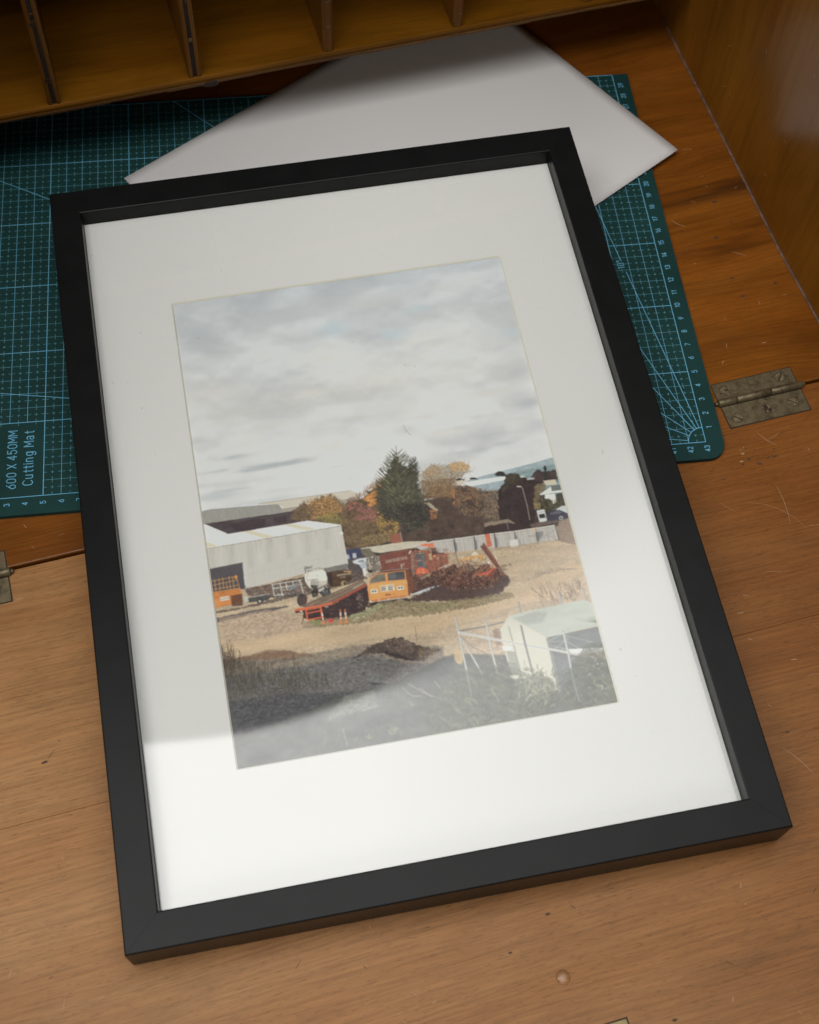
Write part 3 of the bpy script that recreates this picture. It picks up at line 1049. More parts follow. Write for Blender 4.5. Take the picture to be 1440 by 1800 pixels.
        if clump is not None:
            k = clump[np.clip(Y.astype(int), 0, s.h - 1), np.clip(X.astype(int), 0, s.w - 1)] > thr
            X, Y = X[k], Y[k]
        X, Y = X[:n], Y[:n]
        s.dabs(X, Y, cols[s.r.randint(len(cols), size=len(X))], size, a, jit)

    def stalks(s, pts, n, cols, L, lean=0.15, w=0.7, a=0.8):
        """upright weeds inside a traced polygon"""
        P = s.T(pts); x0, y0 = P.min(0); x1, y1 = P.max(0)
        for _ in range(n):
            A = np.array([s.r.uniform(x0, x1), s.r.uniform(y0, y1)])
            ins = False
            for i in range(len(P)):
                xa, ya = P[i]; xb, yb = P[(i + 1) % len(P)]
                if (ya > A[1]) != (yb > A[1]) and A[0] < (xb - xa) * (A[1] - ya) / (yb - ya) + xa:
                    ins = not ins
            if not ins:
                continue
            l = L * (0.4 + s.r.rand()); th = s.r.randn() * lean
            B = A + l * np.array([math.sin(th), -math.cos(th)])
            c = lin(cols[s.r.randint(len(cols))])
            s.seg(A, B, w, c, a)
            for k in range(3):
                q = A + (B - A) * (0.4 + 0.6 * s.r.rand())
                s.seg(q, q + s.r.randn(2) * 1.6, w, c, a * 0.8)


def Z(ox, oy, sc, pts):
    return [(ox + x / sc, oy + y / sc) for x, y in pts]


def paint_print():
    S_ = Print()
    N, P, Ln, El = S_.noise, S_.poly, S_.line, S_.ell
    W_, H_ = S_.w, S_.h
    z1 = lambda p: Z(340, 760, 4, p)
    z2 = lambda p: Z(600, 760, 4.8, p)
    z3 = lambda p: Z(760, 760, 4.8, p)
    z4 = lambda p: Z(760, 1000, 4.235, p)
    z5 = lambda p: Z(380, 1080, 3.6, p)
    z6 = lambda p: Z(500, 940, 7.2, p)
    z7 = lambda p: Z(640, 930, 5.54, p)
    zs = lambda x, y: (290 + x / 2.087, 440 + y / 2.087)
    # ---- sky
    yy = np.linspace(0, 1, H_)[:, None]
    top, mid, low = lin((176, 182, 189)), lin((193, 194, 195)), lin((201, 201, 202))
    t = np.clip(yy / 0.5, 0, 1)[..., None]
    sky = np.where(t < .5, top + (mid - top) * t * 2, mid + (low - mid) * (t * 2 - 1))
    cl = N(190, 110, 3, 4, 0.45) - 0.5
    cl2 = N(80, 52, 9, 3, 0.45) - 0.5
    S_.c[:] = sky * (1 + 0.24 * cl[..., None] * np.array([1.1, 1.0, .85]) + 0.12 * cl2[..., None] * np.array([1.1, 1.0, .85]))
    for sx_, sy_, sd_, dy_, k_ in ((90, 66, 21, 14, .42), (46, 34, 22, 7, .13), (170, 110, 23, 24, .60)):
        q_ = N(sx_, sy_, sd_, 4, .42)
        e_ = np.clip(q_ - .48, 0, 1)
        up = np.vstack([np.repeat(e_[:1], dy_, 0), e_[:-dy_]])
        S_.c *= (1 + k_ * np.clip(e_ - up, -.12, .12) * (1.25 - .7 * yy))[..., None]
    nz = N(60, 28, 17, 5, 0.6)
    for (x, y, rx, ry, col, a) in [
        (350, 150, 150, 70, (160, 165, 172), .55), (130, 310, 120, 80, (163, 168, 174), .55), (60, 250, 80, 60, (165, 171, 176), .4),
        (620, 290, 85, 34, (168, 185, 195), .6), (850, 310, 80, 22, (166, 184, 195), .6), (940, 215, 90, 18, (172, 184, 192), .6),
        (1275, 300, 60, 16, (168, 184, 194), .6), (1230, 130, 100, 50, (168, 171, 177), .4), (760, 190, 160, 40, (186, 187, 188), .5),
        (960, 350, 110, 60, (202, 200, 198), .8), (620, 400, 90, 45, (200, 198, 195), .6), (560, 370, 30, 18, (203, 201, 199), .6),
        (500, 540, 220, 40, (200, 197, 193), .6), (180, 520, 130, 40, (196, 193, 190), .5), (830, 480, 200, 36, (190, 187, 184), .4),
        (1280, 440, 90, 40, (172, 173, 176), .6), (1340, 560, 90, 22, (160, 165, 171), .7), (1150, 610, 130, 14, (180, 180, 181), .6),
        (300, 690, 110, 26, (203, 201, 198), .6), (390, 790, 130, 13, (158, 164, 169), .85), (480, 775, 70, 14, (152, 159, 165), .75),
        (180, 815, 90, 10, (166, 170, 174), .7), (300, 850, 200, 14, (178, 181, 183), .5), (640, 720, 160, 30, (197, 194, 191), .5),
        (180, 905, 160, 22, (170, 176, 180), .7), (350, 925, 200, 14, (174, 180, 184), .6), (1150, 735, 50, 14, (160, 166, 171), .6),
        (1240, 710, 50, 9, (165, 170, 175), .6), (1030, 670, 120, 16, (198, 196, 194), .6), (700, 760, 120, 14, (205, 204, 202), .6),
        (560, 860, 200, 20, (206, 205, 203), .6), (1100, 790, 160, 22, (203, 202, 201), .6), (1010, 560, 150, 30, (199, 197, 194), .5),
        (250, 760, 90, 10, (166, 171, 175), .8), (330, 805, 120, 8, (163, 168, 173), .8), (150, 780, 60, 12, (202, 200, 197), .7),
        (600, 800, 110, 10, (184, 186, 187), .7), (450, 730, 140, 14, (200, 198, 195), .7), (120, 700, 90, 22, (178, 179, 181), .6),
        (700, 620, 190, 18, (182, 181, 180), .6), (260, 600, 160, 22, (183, 182, 181), .6), (900, 620, 120, 14, (186, 184, 182), .6),
        (1200, 520, 120, 20, (192, 190, 188), .6), (1090, 650, 90, 12, (184, 184, 184), .6), (1180, 680, 80, 8, (170, 174, 178), .7), (1080, 745, 60, 7, (174, 178, 181), .7),
        (1290, 620, 90, 14, (190, 189, 188), .6), (1300, 690, 60, 10, (183, 184, 186), .6), (200, 640, 110, 18, (196, 194, 191), .6), (420, 640, 120, 16, (194, 192, 189), .5),
        (100, 870, 90, 9, (172, 177, 181), .7), (430, 880, 180, 12, (186, 188, 189), .6), (250, 880, 120, 7, (168, 173, 177), .6), (1010, 240, 70, 20, (176, 178, 181), .5),
        (480, 240, 90, 30, (174, 177, 181), .5), (560, 110, 130, 22, (172, 176, 180), .45), (1050, 130, 120, 28, (192, 191, 190), .5)]:
        q = zs(x, y)
        El(q[0], q[1], rx / 2.087, ry / 2.087, col, a, -0.14, nz=nz, soft=True)
    # little hair caught on the print and birds
    Ln([(708.5, 747.5), (714.5, 758), (722, 765.5)], 0.8, (105, 98, 90), .8); Ln([(714.5, 758), (710.5, 761.5)], 0.6, (130, 125, 120), .6)
    for x, y in [(348.5, 595), (616, 842), (712, 642.5), (729, 644.5), (620, 602)]:
        El(x, y, 1.3, .8, (120, 115, 112), .8)
    # ---- far hills
    P([(820, 846), (845, 838), (868, 832), (900, 824), (935, 815), (975, 803), (990, 850), (990, 880), (820, 870)], (142, 158, 164), 1, N(14, 4, 31), .14)
    P([(880, 836), (920, 827), (960, 820), (978, 814), (990, 870), (870, 870)], (112, 134, 136), .8, N(9, 3, 32), .25, blur=1)
    S_.scatter([(885, 834), (976, 815), (985, 850), (890, 850)], 260, [(80, 100, 100), (160, 170, 170), (95, 120, 95), (70, 90, 90)], 1.0, .5)
    P([(505, 905), (560, 895), (650, 885), (740, 890), (820, 870), (880, 862), (950, 868), (1000, 880), (1010, 935), (970, 945), (860, 955), (760, 968), (650, 985), (590, 1000), (520, 960)], (72, 58, 54), 1, N(9, 7, 61, 4, .7), .4)
    # ---- ground under everything
    G1 = N(40, 10, 41, 5, .65); G2 = N(5, 2.5, 42, 3, .8); G3 = N(120, 22, 43, 4)
    P([(350, 1030), (430, 1030), (620, 990), (760, 965), (985, 925), (1030, 905), (1120, 1240), (410, 1385), (380, 1385), (345, 1090)], (174, 153, 126), 1, G1, .14)
    sl, m = S_.mask(S_.T([(350, 1030), (430, 1030), (620, 990), (760, 965), (1010, 905), (1120, 1240), (410, 1385), (380, 1385), (345, 1090)]))
    S_.c[sl] *= 1 + m[..., None] * (0.34 * (G2[sl] - .5) + 0.24 * (G3[sl] - .5))[..., None]
    P([(975, 950), (984, 912), (1005, 895), (1030, 955), (1010, 958)], (140, 120, 104), 1, G2, .15, blur=1)
    P([(600, 1062), (760, 1075), (900, 1040), (1005, 985), (1030, 1000), (980, 1040), (880, 1075), (760, 1110), (600, 1130), (430, 1148), (385, 1150), (385, 1128), (470, 1120)], (186, 160, 126), .75, G3, .12, blur=9)
    P([(870, 985), (990, 955), (1010, 975), (900, 1010)], (176, 154, 128), .6, G3, .15, blur=6)
    for k in range(5):
        Ln([(400, 1138 + k * 4), (560, 1122 + k * 4), (760, 1092 + k * 5), (900, 1058 + k * 5), (1010, 1002 + k * 7)], 1.6, (150, 126, 100), .16)
    # ---- long sheds at the back left
    P(z1([(455, 506), (480, 497), (1105, 411), (1192, 438), (1150, 478), (640, 545), (620, 520), (560, 510)]), (186, 178, 164), 1, N(50, 2, 51), .05)
    Ln(z1([(458, 506), (1105, 411)]), .9, (120, 112, 104), .8)
    P(z1([(625, 540), (1150, 460), (1160, 500), (800, 570), (630, 570)]), (152, 143, 131), 1, G2, .06)
    P(z1([(52, 562), (120, 545), (475, 515), (598, 509), (625, 540), (630, 565), (350, 608), (60, 650)]), (140, 138, 131), 1, N(4, 60, 52), .06)
    Ln(z1([(52, 560), (120, 545), (590, 509), (622, 540)]), .9, (98, 95, 92), .8)
    P(z1([(60, 648), (350, 606), (720, 552), (830, 640), (240, 720), (70, 655)]), (74, 63, 66), 1, N(20, 12, 53), .22)
    P(z1([(250, 650), (430, 610), (510, 612), (500, 680), (300, 700)]), (58, 46, 50), .8, G2, .2, blur=1)
    P(z1([(560, 600), (650, 590), (660, 640), (570, 640)]), (60, 50, 54), .8, blur=1)
    # ---- autumn shrubs
    L1_ = N(9, 7, 61, 4, .7); L2_ = N(16, 12, 62, 4, .7)
    shrub = z1([(690, 620), (720, 540), (780, 500), (850, 475), (960, 450), (1010, 480), (1060, 520), (1090, 490), (1150, 470), (1230, 415), (1290, 370), (1330, 330), (1440, 420), (1440, 740), (1380, 770), (1180, 800), (1060, 790), (1030, 650), (800, 622)])
    P(shrub, (104, 84, 62), 1, L1_, .5, ragged=3.2)
    S_.scatter(shrub, 1500, [(70, 56, 44), (92, 74, 50), (60, 50, 40), (120, 96, 62)], 1.5, .7, .2)
    S_.scatter(z1([(780, 520), (850, 475), (980, 455), (1060, 540), (980, 600), (830, 610)]), 850, [(186, 136, 64), (164, 114, 54), (202, 154, 88), (140, 100, 54)], 1.3, .75, .2)
    S_.scatter(z1([(700, 600), (780, 505), (850, 520), (840, 610)]), 300, [(120, 84, 66), (96, 74, 60), (74, 78, 50)], 1.5, .8, .2)
    S_.scatter(z1([(870, 590), (1000, 560), (1060, 640), (1000, 650), (880, 620)]), 300, [(128, 122, 58), (150, 138, 70), (96, 98, 50)], 1.4, .8)
    S_.scatter(z1([(1060, 530), (1110, 490), (1230, 500), (1290, 560), (1280, 640), (1150, 620)]), 650, [(150, 88, 82), (126, 74, 68), (168, 106, 92), (104, 66, 60)], 1.5, .75, .2, L1_, .42)
    S_.scatter(z1([(1180, 480), (1290, 370), (1340, 360), (1340, 480), (1240, 520)]), 520, [(196, 128, 48), (168, 104, 44), (208, 148, 70)], 1.6, .85, .2, L1_, .4)
    S_.scatter(z1([(1280, 560), (1380, 540), (1440, 600), (1440, 720), (1300, 720)]), 480, [(160, 128, 52), (132, 108, 48), (184, 144, 64), (90, 82, 44)], 1.5, .8, .2, L1_, .45)
    S_.scatter(z1([(1060, 620), (1280, 620), (1300, 780), (1080, 800)]), 700, [(104, 92, 66), (130, 112, 74), (76, 66, 50), (112, 76, 56)], 1.4, .7, .2)
    S_.scatter(z1([(1180, 740), (1440, 690), (1440, 760), (1190, 810)]), 260, [(120, 116, 66), (150, 132, 74), (176, 126, 66)], 1.3, .8)
    for (x0_, y0_, x1_, y1_, c_) in ((690, 600, 780, 500, (104, 84, 62)), (780, 490, 980, 450, (178, 132, 66)), (980, 460, 1080, 530, (130, 108, 72)), (1090, 490, 1220, 415, (140, 92, 74)), (1210, 410, 1340, 330, (170, 116, 56))):
        for k in range(70):      # loose twigs along the skyline
            u = S_.r.rand(); x = x0_ + (x1_ - x0_) * u; y = y0_ + (y1_ - y0_) * u
            Ln(z1([(x, y + 12), (x + S_.r.uniform(-12, 12), y - S_.r.uniform(4, 26))]), .8, [c_, (112, 92, 68)][k % 2], .6)
    # ---- autumn tree to the right of the conifer and the dark scrub under it
    scrub = z2([(640, 560), (760, 470), (980, 450), (1100, 470), (1200, 500), (1320, 480), (1330, 740), (1210, 850), (900, 890), (540, 950), (520, 800)])
    P(scrub, (78, 62, 54), 1, L2_, .45, ragged=3.2)
    S_.scatter(scrub, 1600, [(48, 38, 38), (74, 58, 50), (92, 74, 56), (58, 54, 44)], 1.6, .6, .25)
    S_.scatter(z2([(1180, 480), (1330, 460), (1330, 740), (1220, 780)]), 420, [(126, 112, 90), (150, 138, 116), (104, 92, 74)], 1.2, .6, .2)
    P(z2([(700, 600), (740, 590), (820, 660), (800, 670)]), (168, 156, 132), .8)
    P(z2([(660, 575), (800, 548), (800, 560), (664, 584)]), (186, 188, 184), .8)
    for _ in range(110):      # bare limbs
        x = S_.r.uniform(690, 1050); y = S_.r.uniform(330, 560)
        Ln(z2([(880 + (x - 880) * .25, 620), (870 + (x - 870) * .7, (y + 560) / 2), (x, y)]), .6, (78, 62, 54), .6)
    Ln(z2([(790, 640), (780, 500), (740, 330)]), 1.4, (74, 58, 50), .9); Ln(z2([(925, 640), (920, 420), (940, 300)]), 1.6, (74, 58, 50), .9)
    crown = z2([(680, 330), (760, 275), (860, 290), (900, 270), (960, 255), (1010, 250), (1090, 290), (1060, 340), (990, 400), (960, 470), (940, 540), (700, 540), (670, 420)])
    P(crown, (130, 108, 76), .50, L1_, .8, ragged=5, blur=2)
    P(z2([(670, 420), (960, 380), (960, 560), (660, 580)]), (92, 72, 56), .6, L1_, .5, ragged=3, blur=2)
    S_.scatter(crown, 900, [(110, 88, 66), (130, 104, 76), (96, 76, 60)], 1.2, .5, .2, L1_, .40)
    S_.scatter(crown, 1800, [(150, 126, 78), (128, 104, 66), (176, 148, 90), (108, 90, 62), (92, 80, 58), (134, 128, 78)], 1.1, .65, .2)
    S_.scatter(z2([(640, 330), (760, 240), (870, 260), (960, 230), (1060, 235), (1130, 300), (1090, 380), (980, 480), (680, 480)]), 420, [(140, 116, 74), (168, 138, 84), (110, 90, 64)], 1.0, .6, .2)
    S_.scatter(z2([(680, 400), (960, 380), (960, 540), (680, 560)]), 620, [(104, 80, 60), (130, 96, 64), (84, 66, 54), (150, 110, 66)], 1.5, .75, .2)
    S_.scatter(z2([(900, 270), (960, 250), (1020, 245), (1095, 290), (1040, 330), (940, 330)]), 330, [(190, 146, 76), (168, 128, 66), (204, 166, 98)], 1.2, .75, .15)
    S_.scatter(z2([(690, 330), (760, 265), (850, 300), (840, 350), (720, 380)]), 240, [(170, 134, 76), (146, 110, 62)], 1.2, .7, .15)
    S_.scatter(z2([(930, 480), (1120, 470), (1180, 560), (1000, 640), (930, 610)]), 520, [(176, 112, 58), (142, 92, 54), (196, 134, 80), (104, 74, 54)], 1.5, .75, .2, L1_, .45)
    S_.scatter(z2([(730, 660), (800, 650), (810, 730), (740, 730)]), 90, [(190, 120, 54), (160, 100, 50)], 1.3, .7)
    # ---- conifer
    con = z2([(463, 170), (478, 215), (500, 265), (545, 300), (585, 300), (600, 262), (618, 275), (632, 340), (642, 400), (662, 520), (720, 640), (745, 720), (700, 800), (560, 850), (500, 770), (400, 720), (312, 650), (300, 550), (312, 480), (345, 420), (375, 350), (418, 290), (440, 230)])
    P(con, (72, 70, 57), 1, L1_, .55, ragged=2.6)
    S_.scatter(con, 1900, [(58, 55, 46), (80, 80, 60), (104, 103, 74), (66, 62, 52)], 1.4, .6, .25)
    S_.scatter(z2([(520, 600), (745, 620), (745, 740), (690, 800), (560, 850), (500, 780)]), 600, [(42, 34, 36), (52, 44, 42)], 1.7, .7, .2)
    lo = [120, 170, 220, 260, 330, 420, 520, 650, 760]
    le = [458, 404, 376, 362, 306, 254, 266, 290, 360]; re = [474, 546, 580, 650, 672, 678, 700, 740, 748]
    for i in range(640):     # upswept feathery branches inside the body
        t = S_.r.rand() ** .75
        y = 190 + 570 * t
        side = -1 if S_.r.rand() < .5 else 1
        edge = np.interp(y, lo, le) if side < 0 else np.interp(y, lo, re)
        x = 475 + 60 * t + (edge - 475 - 60 * t) * S_.r.rand() * .85
        l = 18 + 22 * S_.r.rand()
        dx = side * l * .8; dy = -l * (.9 - .4 * t)
        col = [(64, 64, 50), (88, 88, 62), (56, 52, 46), (116, 114, 80), (76, 76, 58)][S_.r.randint(5)]
        if t > .72:
            col = [(48, 42, 42), (60, 52, 48), (40, 35, 36)][S_.r.randint(3)]
        Ln(z2([(x - dx * .4, y - dy * .25 + 3), (x + dx * .2, y + dy * .2), (x + dx * .6, y + dy * .8)]), 1.2, col, .75)
    for k in range(30):      # long tips that make the saw-toothed outline
        y = 150 + k * 19
        for side in (-1, 1):
            edge = np.interp(y, lo, le) if side < 0 else np.interp(y, lo, re)
            edge += side * S_.r.uniform(-8, 5)
            cx = 466 + .12 * (y - 150)
            x0_ = cx + (edge - cx) * (.15 if y < 300 else .55)
            y0_ = y + abs(edge - x0_) * (.75 if y < 450 else .45)
            m_ = (x0_ + (edge - x0_) * .55, y + (y0_ - y) * .38)
            c_ = (64, 63, 50) if k < 20 else (56, 50, 46)
            Ln(z2([(x0_, y0_), m_]), 2.0, c_, .9); Ln(z2([m_, (edge, y - 8)]), 1.0, c_, .9)
            Ln(z2([m_, (m_[0] + side * 12, m_[1] - 18)]), 1.1, (84, 84, 60), .85)
    for i in range(70):
        t = S_.r.rand(); side = 1 if S_.r.rand() < .5 else -1
        x = 607 + side * (2 + 36 * t) * S_.r.rand(); y = 225 + 150 * t
        Ln(z2([(x, y), (x + side * 20, y - 22)]), 1.0, [(58, 58, 50), (44, 42, 40)][i % 2], .75)
    Ln(z2([(460, 116), (468, 190)]), 1.3, (58, 54, 48), .9); Ln(z2([(606, 208), (610, 260)]), 1.2, (58, 54, 48), .9)
    P(z2([(410, 870), (495, 850), (515, 945), (430, 965)]), (140, 82, 64), 1, G2, .15)
    Ln(z2([(496, 845), (522, 950)]), 1, (190, 180, 150), .7); Ln(z2([(290, 880), (420, 858)]), .8, (170, 150, 120), .6)
    P(z2([(160, 980), (270, 965), (545, 925), (720, 920), (730, 960), (330, 1020), (180, 1000)]), (190, 180, 160), .9, G2, .12)
    P(z2([(165, 985), (240, 980), (300, 1050), (220, 1060), (170, 1020)]), (104, 98, 84), 1, G2, .2)
    # ---- far warehouse, dark trees, house, cars on the right
    P(z3([(200, 420), (270, 395), (300, 430), (230, 450)]), (190, 176, 160), .9)
    P(z3([(265, 425), (560, 380), (618, 378), (620, 402), (330, 458), (290, 452)]), (212, 212, 210), 1)
    P(z3([(330, 458), (620, 402), (600, 470), (560, 490), (430, 500)]), (140, 154, 162), 1, N(3, 40, 71), .12)
    for cx, cy, rx, ry in [(575, 360, 52, 26), (345, 395, 34, 14), (230, 402, 44, 12)]:
        P(z3([(cx + rx * math.cos(a / 8 * 6.283), cy + ry * math.sin(a / 8 * 6.283) * (.6 if math.sin(a / 8 * 6.283) > 0 else 1)) for a in range(8)]), (48, 44, 42), 1, ragged=.8)
    P(z3([(190, 470), (280, 450), (470, 500), (540, 520), (560, 700), (200, 700)]), (84, 68, 58), .8, L1_, .5, ragged=1.5)
    S_.scatter(z3([(190, 470), (280, 440), (470, 480), (560, 500), (560, 720), (230, 700)]), 800, [(120, 92, 66), (74, 60, 52), (146, 124, 96), (92, 84, 60), (168, 112, 62)], 1.4, .65, .2, L1_, .40)
    S_.scatter(z3([(430, 490), (560, 470), (560, 700), (440, 740)]), 380, [(150, 138, 120), (124, 112, 96), (98, 84, 70)], 1.2, .6)
    cyp = z3([(610, 400), (640, 355), (700, 345), (740, 370), (800, 385), (850, 400), (920, 420), (880, 520), (870, 640), (860, 760), (820, 810), (640, 790), (560, 720), (555, 520)])
    P(z3([(820, 420), (850, 340), (890, 312), (940, 340), (1045, 310), (1060, 410), (940, 430), (870, 460)]), (66, 54, 52), 1, L1_, .35, ragged=1.2)
    P(cyp, (54, 41, 42), 1, L1_, .35, ragged=1.5)
    S_.scatter(cyp, 1300, [(36, 26, 30), (56, 42, 40), (44, 40, 34), (66, 58, 46)], 1.5, .5, .2)
    S_.scatter(z3([(620, 380), (700, 345), (760, 400), (640, 460), (580, 520)]), 260, [(84, 78, 54), (66, 62, 46)], 1.4, .6)
    P(z3([(944, 430), (940, 300), (950, 276), (962, 300), (975, 430)]), (46, 48, 46), 1, ragged=.8)
    P(z3([(740, 372), (775, 366), (780, 380), (745, 386)]), (186, 188, 188), .9)
    P(z3([(795, 390), (858, 384), (860, 398), (800, 404)]), (170, 172, 172), .9)
    P(z3([(935, 412), (1042, 400), (1048, 445), (960, 450)]), (186, 176, 154), 1)
    P(z3([(860, 460), (900, 430), (960, 440), (950, 500), (900, 520), (880, 640), (860, 620)]), (104, 88, 62), .9, L1_, .5, ragged=1.2)
    P(z3([(920, 510), (1000, 452), (1085, 445), (1100, 505), (930, 530)]), (96, 104, 100), 1, N(3, 3, 73), .15)
    P(z3([(905, 528), (1000, 458), (1008, 500), (1098, 488), (1100, 504), (910, 532)]), (206, 206, 200), .9)
    P(z3([(950, 530), (1030, 520), (1050, 605), (1020, 612), (1000, 570), (950, 570)]), (208, 206, 198), 1)
    P(z3([(1040, 522), (1105, 508), (1120, 600), (1055, 600)]), (70, 64, 58), 1, G2, .3)
    P(z3([(900, 575), (1000, 560), (1130, 590), (1140, 650), (960, 700), (880, 670)]), (58, 54, 46), 1, L1_, .5, ragged=1)
    P(z3([(950, 530), (1030, 520), (1046, 590), (1020, 606), (1000, 570), (955, 560)]), (204, 202, 194), 1)
    S_.scatter(z3([(860, 560), (1000, 560), (1120, 590), (1130, 640), (900, 680)]), 330, [(70, 70, 48), (44, 40, 36), (120, 104, 66), (96, 92, 60)], 1.3, .8)
    for i in range(9):
        Ln(z3([(862 + i * 6, 650), (858 + i * 7, 590 + 20 * S_.r.rand())]), .7, (176, 150, 90), .6)
    P(z3([(1040, 655), (1090, 625), (1128, 620), (1146, 680), (1120, 690)]), (176, 180, 182), 1)
    P(z3([(965, 690), (1000, 665), (1070, 656), (1110, 672), (1148, 688), (1152, 725), (1100, 742), (980, 752), (968, 730)]), (56, 54, 66), 1, G2, .15)
    P(z3([(990, 684), (1060, 664), (1100, 676), (1060, 690), (1000, 696)]), (96, 98, 108), .7)
    El(*z3([(1086, 726)])[0], 3.6, 3.8, (150, 146, 150)); El(*z3([(1086, 726)])[0], 1.6, 1.8, (60, 56, 60))
    P(z3([(880, 664), (944, 652), (968, 748), (906, 766)]), (188, 190, 188), 1)
    P(z3([(896, 696), (946, 688), (956, 722), (905, 730)]), (48, 46, 48), 1); Ln(z3([(892, 680), (944, 672)]), .8, (120, 120, 120))
    P(z3([(440, 770), (640, 735), (700, 770), (560, 790), (440, 800)]), (150, 132, 112), .7, blur=1)
    P(z3([(440, 800), (640, 760), (780, 800), (780, 830), (500, 860), (420, 850)]), (58, 44, 44), .95, G2, .2, ragged=.8)
    P(z3([(820, 780), (900, 760), (1000, 750), (1140, 735), (1000, 775), (840, 805)]), (96, 82, 74), .9, G2, .3)
    Ln(z3([(716, 460), (752, 462), (762, 480), (800, 620), (822, 740)]), 1.1, (158, 142, 132), .9)
    Ln(z3([(716, 459), (745, 460)]), 1.6, (205, 200, 190), .9)
    Ln(z3([(630, 758), (640, 820)]), 1.4, (120, 118, 112), .8)
    # ---- white yard fence
    top_e = z3([(-170, 960), (-60, 938), (0, 921), (200, 897), (480, 859), (700, 834), (1032, 784)])
    bot_e = z3([(1064, 906), (900, 930), (700, 955), (530, 975), (370, 995), (200, 1010), (20, 1022), (-60, 1010)])
    P(top_e + bot_e, (172, 166, 160), 1, N(2.2, 60, 81, 2), .12)
    Ln([(x, y + .6) for x, y in top_e], 1.2, (206, 200, 192), .8)
    Ln([(x, y + 2.8) for x, y in top_e[1:]], .7, (120, 110, 102), .6)
    for i in range(64):
        x = i * 17 - 20
        yt = np.interp(x, [0, 200, 480, 700, 1032], [925, 902, 866, 842, 795]); yb = np.interp(x, [0, 200, 370, 530, 700, 900, 1064], [1018, 1008, 992, 972, 952, 926, 904])
        Ln(z3([(x - 3, yt + 6), (x + 4, yb - 4)]), .6, (128, 122, 118), .45)
    for x, w in [(184, 2.4), (352, 2.4), (524, 3.0), (692, 1.6), (872, 1.2)]:
        yt = np.interp(x, [0, 200, 480, 700, 1032], [925, 902, 866, 842, 795]); yb = np.interp(x, [0, 200, 370, 530, 700, 900, 1064], [1018, 1008, 992, 972, 952, 926, 904])
        Ln(z3([(x, yt), (x + 14, yb)]), w, (72, 64, 62), .9)
        P(z3([(x + 6, yt + 16), (x + 26, yt + 40), (x + 32, yb - 6), (x + 14, yb)]), (98, 98, 104), .75)
    P(z3([(442, 864), (480, 858), (505, 956), (466, 978)]), (190, 96, 62), 1, G2, .1)
    El(*z3([(858, 830)])[0], 2.6, 2.6, (226, 178, 150)); El(*z3([(858, 830)])[0], 1.4, 1.4, (206, 100, 74))
    P(z3([(870, 845), (930, 835), (935, 870), (890, 920), (875, 900)]), (88, 84, 92), .6, blur=1)
    for k in range(5):
        Ln(z3([(800 + k * 4, 880), (1050, 800 + k * 26)]), .5, (110, 104, 98), .5)
    Ln(z3([(890, 925), (1060, 800)]), .7, (110, 104, 98), .7); Ln(z3([(890, 850), (1062, 905)]), .7, (130, 124, 118), .6)
    Ln(z3([(1034, 775), (1068, 905)]), 2.0, (82, 74, 66), .95)
    P(z3([(650, 915), (742, 900), (754, 955), (660, 972)]), (196, 190, 184), 1); P(z3([(720, 904), (742, 900), (754, 955), (730, 960)]), (150, 146, 146), 1)
    Ln(z3([(560, 978), (880, 935), (1140, 903)]), .8, (120, 106, 94), .6)
    # ---- blue container, white cars, shaded gap beside the shed
    P(z6([(770, 190), (955, 165), (985, 300), (1000, 560), (830, 590), (800, 380)]), (80, 72, 72), 1, G2, .25)
    P(z6([(772, 195), (955, 172), (975, 285), (800, 325)]), (56, 60, 88), 1, G2, .15)
    P(z6([(862, 240), (905, 235), (915, 295), (870, 302)]), (176, 178, 186), .9); P(z6([(782, 258), (815, 252), (828, 305), (792, 315)]), (168, 170, 180), .9)
    P(z6([(860, 340), (930, 310), (1040, 292), (1040, 360), (960, 385), (880, 365)]), (184, 188, 192), 1)
    P(z6([(935, 335), (1000, 322), (1010, 345), (945, 352)]), (96, 98, 104), .9)
    P(z6([(950, 390), (990, 345), (1045, 345), (1050, 430), (980, 430)]), (160, 166, 176), 1); P(z6([(985, 430), (1050, 430), (1050, 500), (1015, 530)]), (206, 204, 200), .9)
    P(z6([(770, 160), (960, 130), (965, 170), (775, 190)]), (120, 96, 60), .5, L1_, .4)
    # ---- the big white shed
    P(z1([(66, 655), (75, 645), (238, 714), (74, 748)]), (214, 212, 210), 1, N(60, 1.5, 84, 2), .05)
    P(z1([(74, 746), (805, 624), (1035, 652), (1038, 664), (90, 824)]), (216, 213, 209), 1, N(1.6, 60, 85, 2), .05)
    for q in ([(345, 703), (402, 692), (580, 735), (505, 750)], [(628, 655), (688, 645), (865, 678), (800, 694)], [(80, 765), (172, 800), (92, 818)]):
        P(z1(q), (190, 180, 150), .85)
    for i in range(26):
        x = i / 25.
        Ln(z1([(74 + x * 731, 746 - x * 122), (90 + x * 945, 820 - x * 158)]), .6, (170, 168, 166), .3)
    for i in range(7):
        Ln(z1([(70, 660 + i * 13), (86 + i * 24, 662 + i * 8)]), .5, (150, 150, 156), .5)
    P(z1([(90, 824), (1036, 662), (1085, 925), (925, 958), (372, 1102), (350, 918), (104, 964)]), (182, 178, 171), 1, N(1.5, 80, 86, 3), .03)
    for i in range(76):
        x = i / 75.
        xa = 92 + x * 944; ya = 826 - x * 163
        xb = 372 + (x - .28) / .72 * 713 if x > .28 else 104 + x / .28 * 250; yb = 1102 - (x - .28) / .72 * 177 if x > .28 else 962 - x / .28 * 44
        Ln(z1([(xa, ya), (xb, yb)]), .55, (146, 141, 134), .28)
    for _ in range(26):
        x = S_.r.rand() * .95 + .02; xa = 92 + x * 944; ya = 826 - x * 163
        Ln(z1([(xa, ya), (xa + 6, ya + 20 + 60 * S_.r.rand())]), .9, (140, 128, 112), .35)
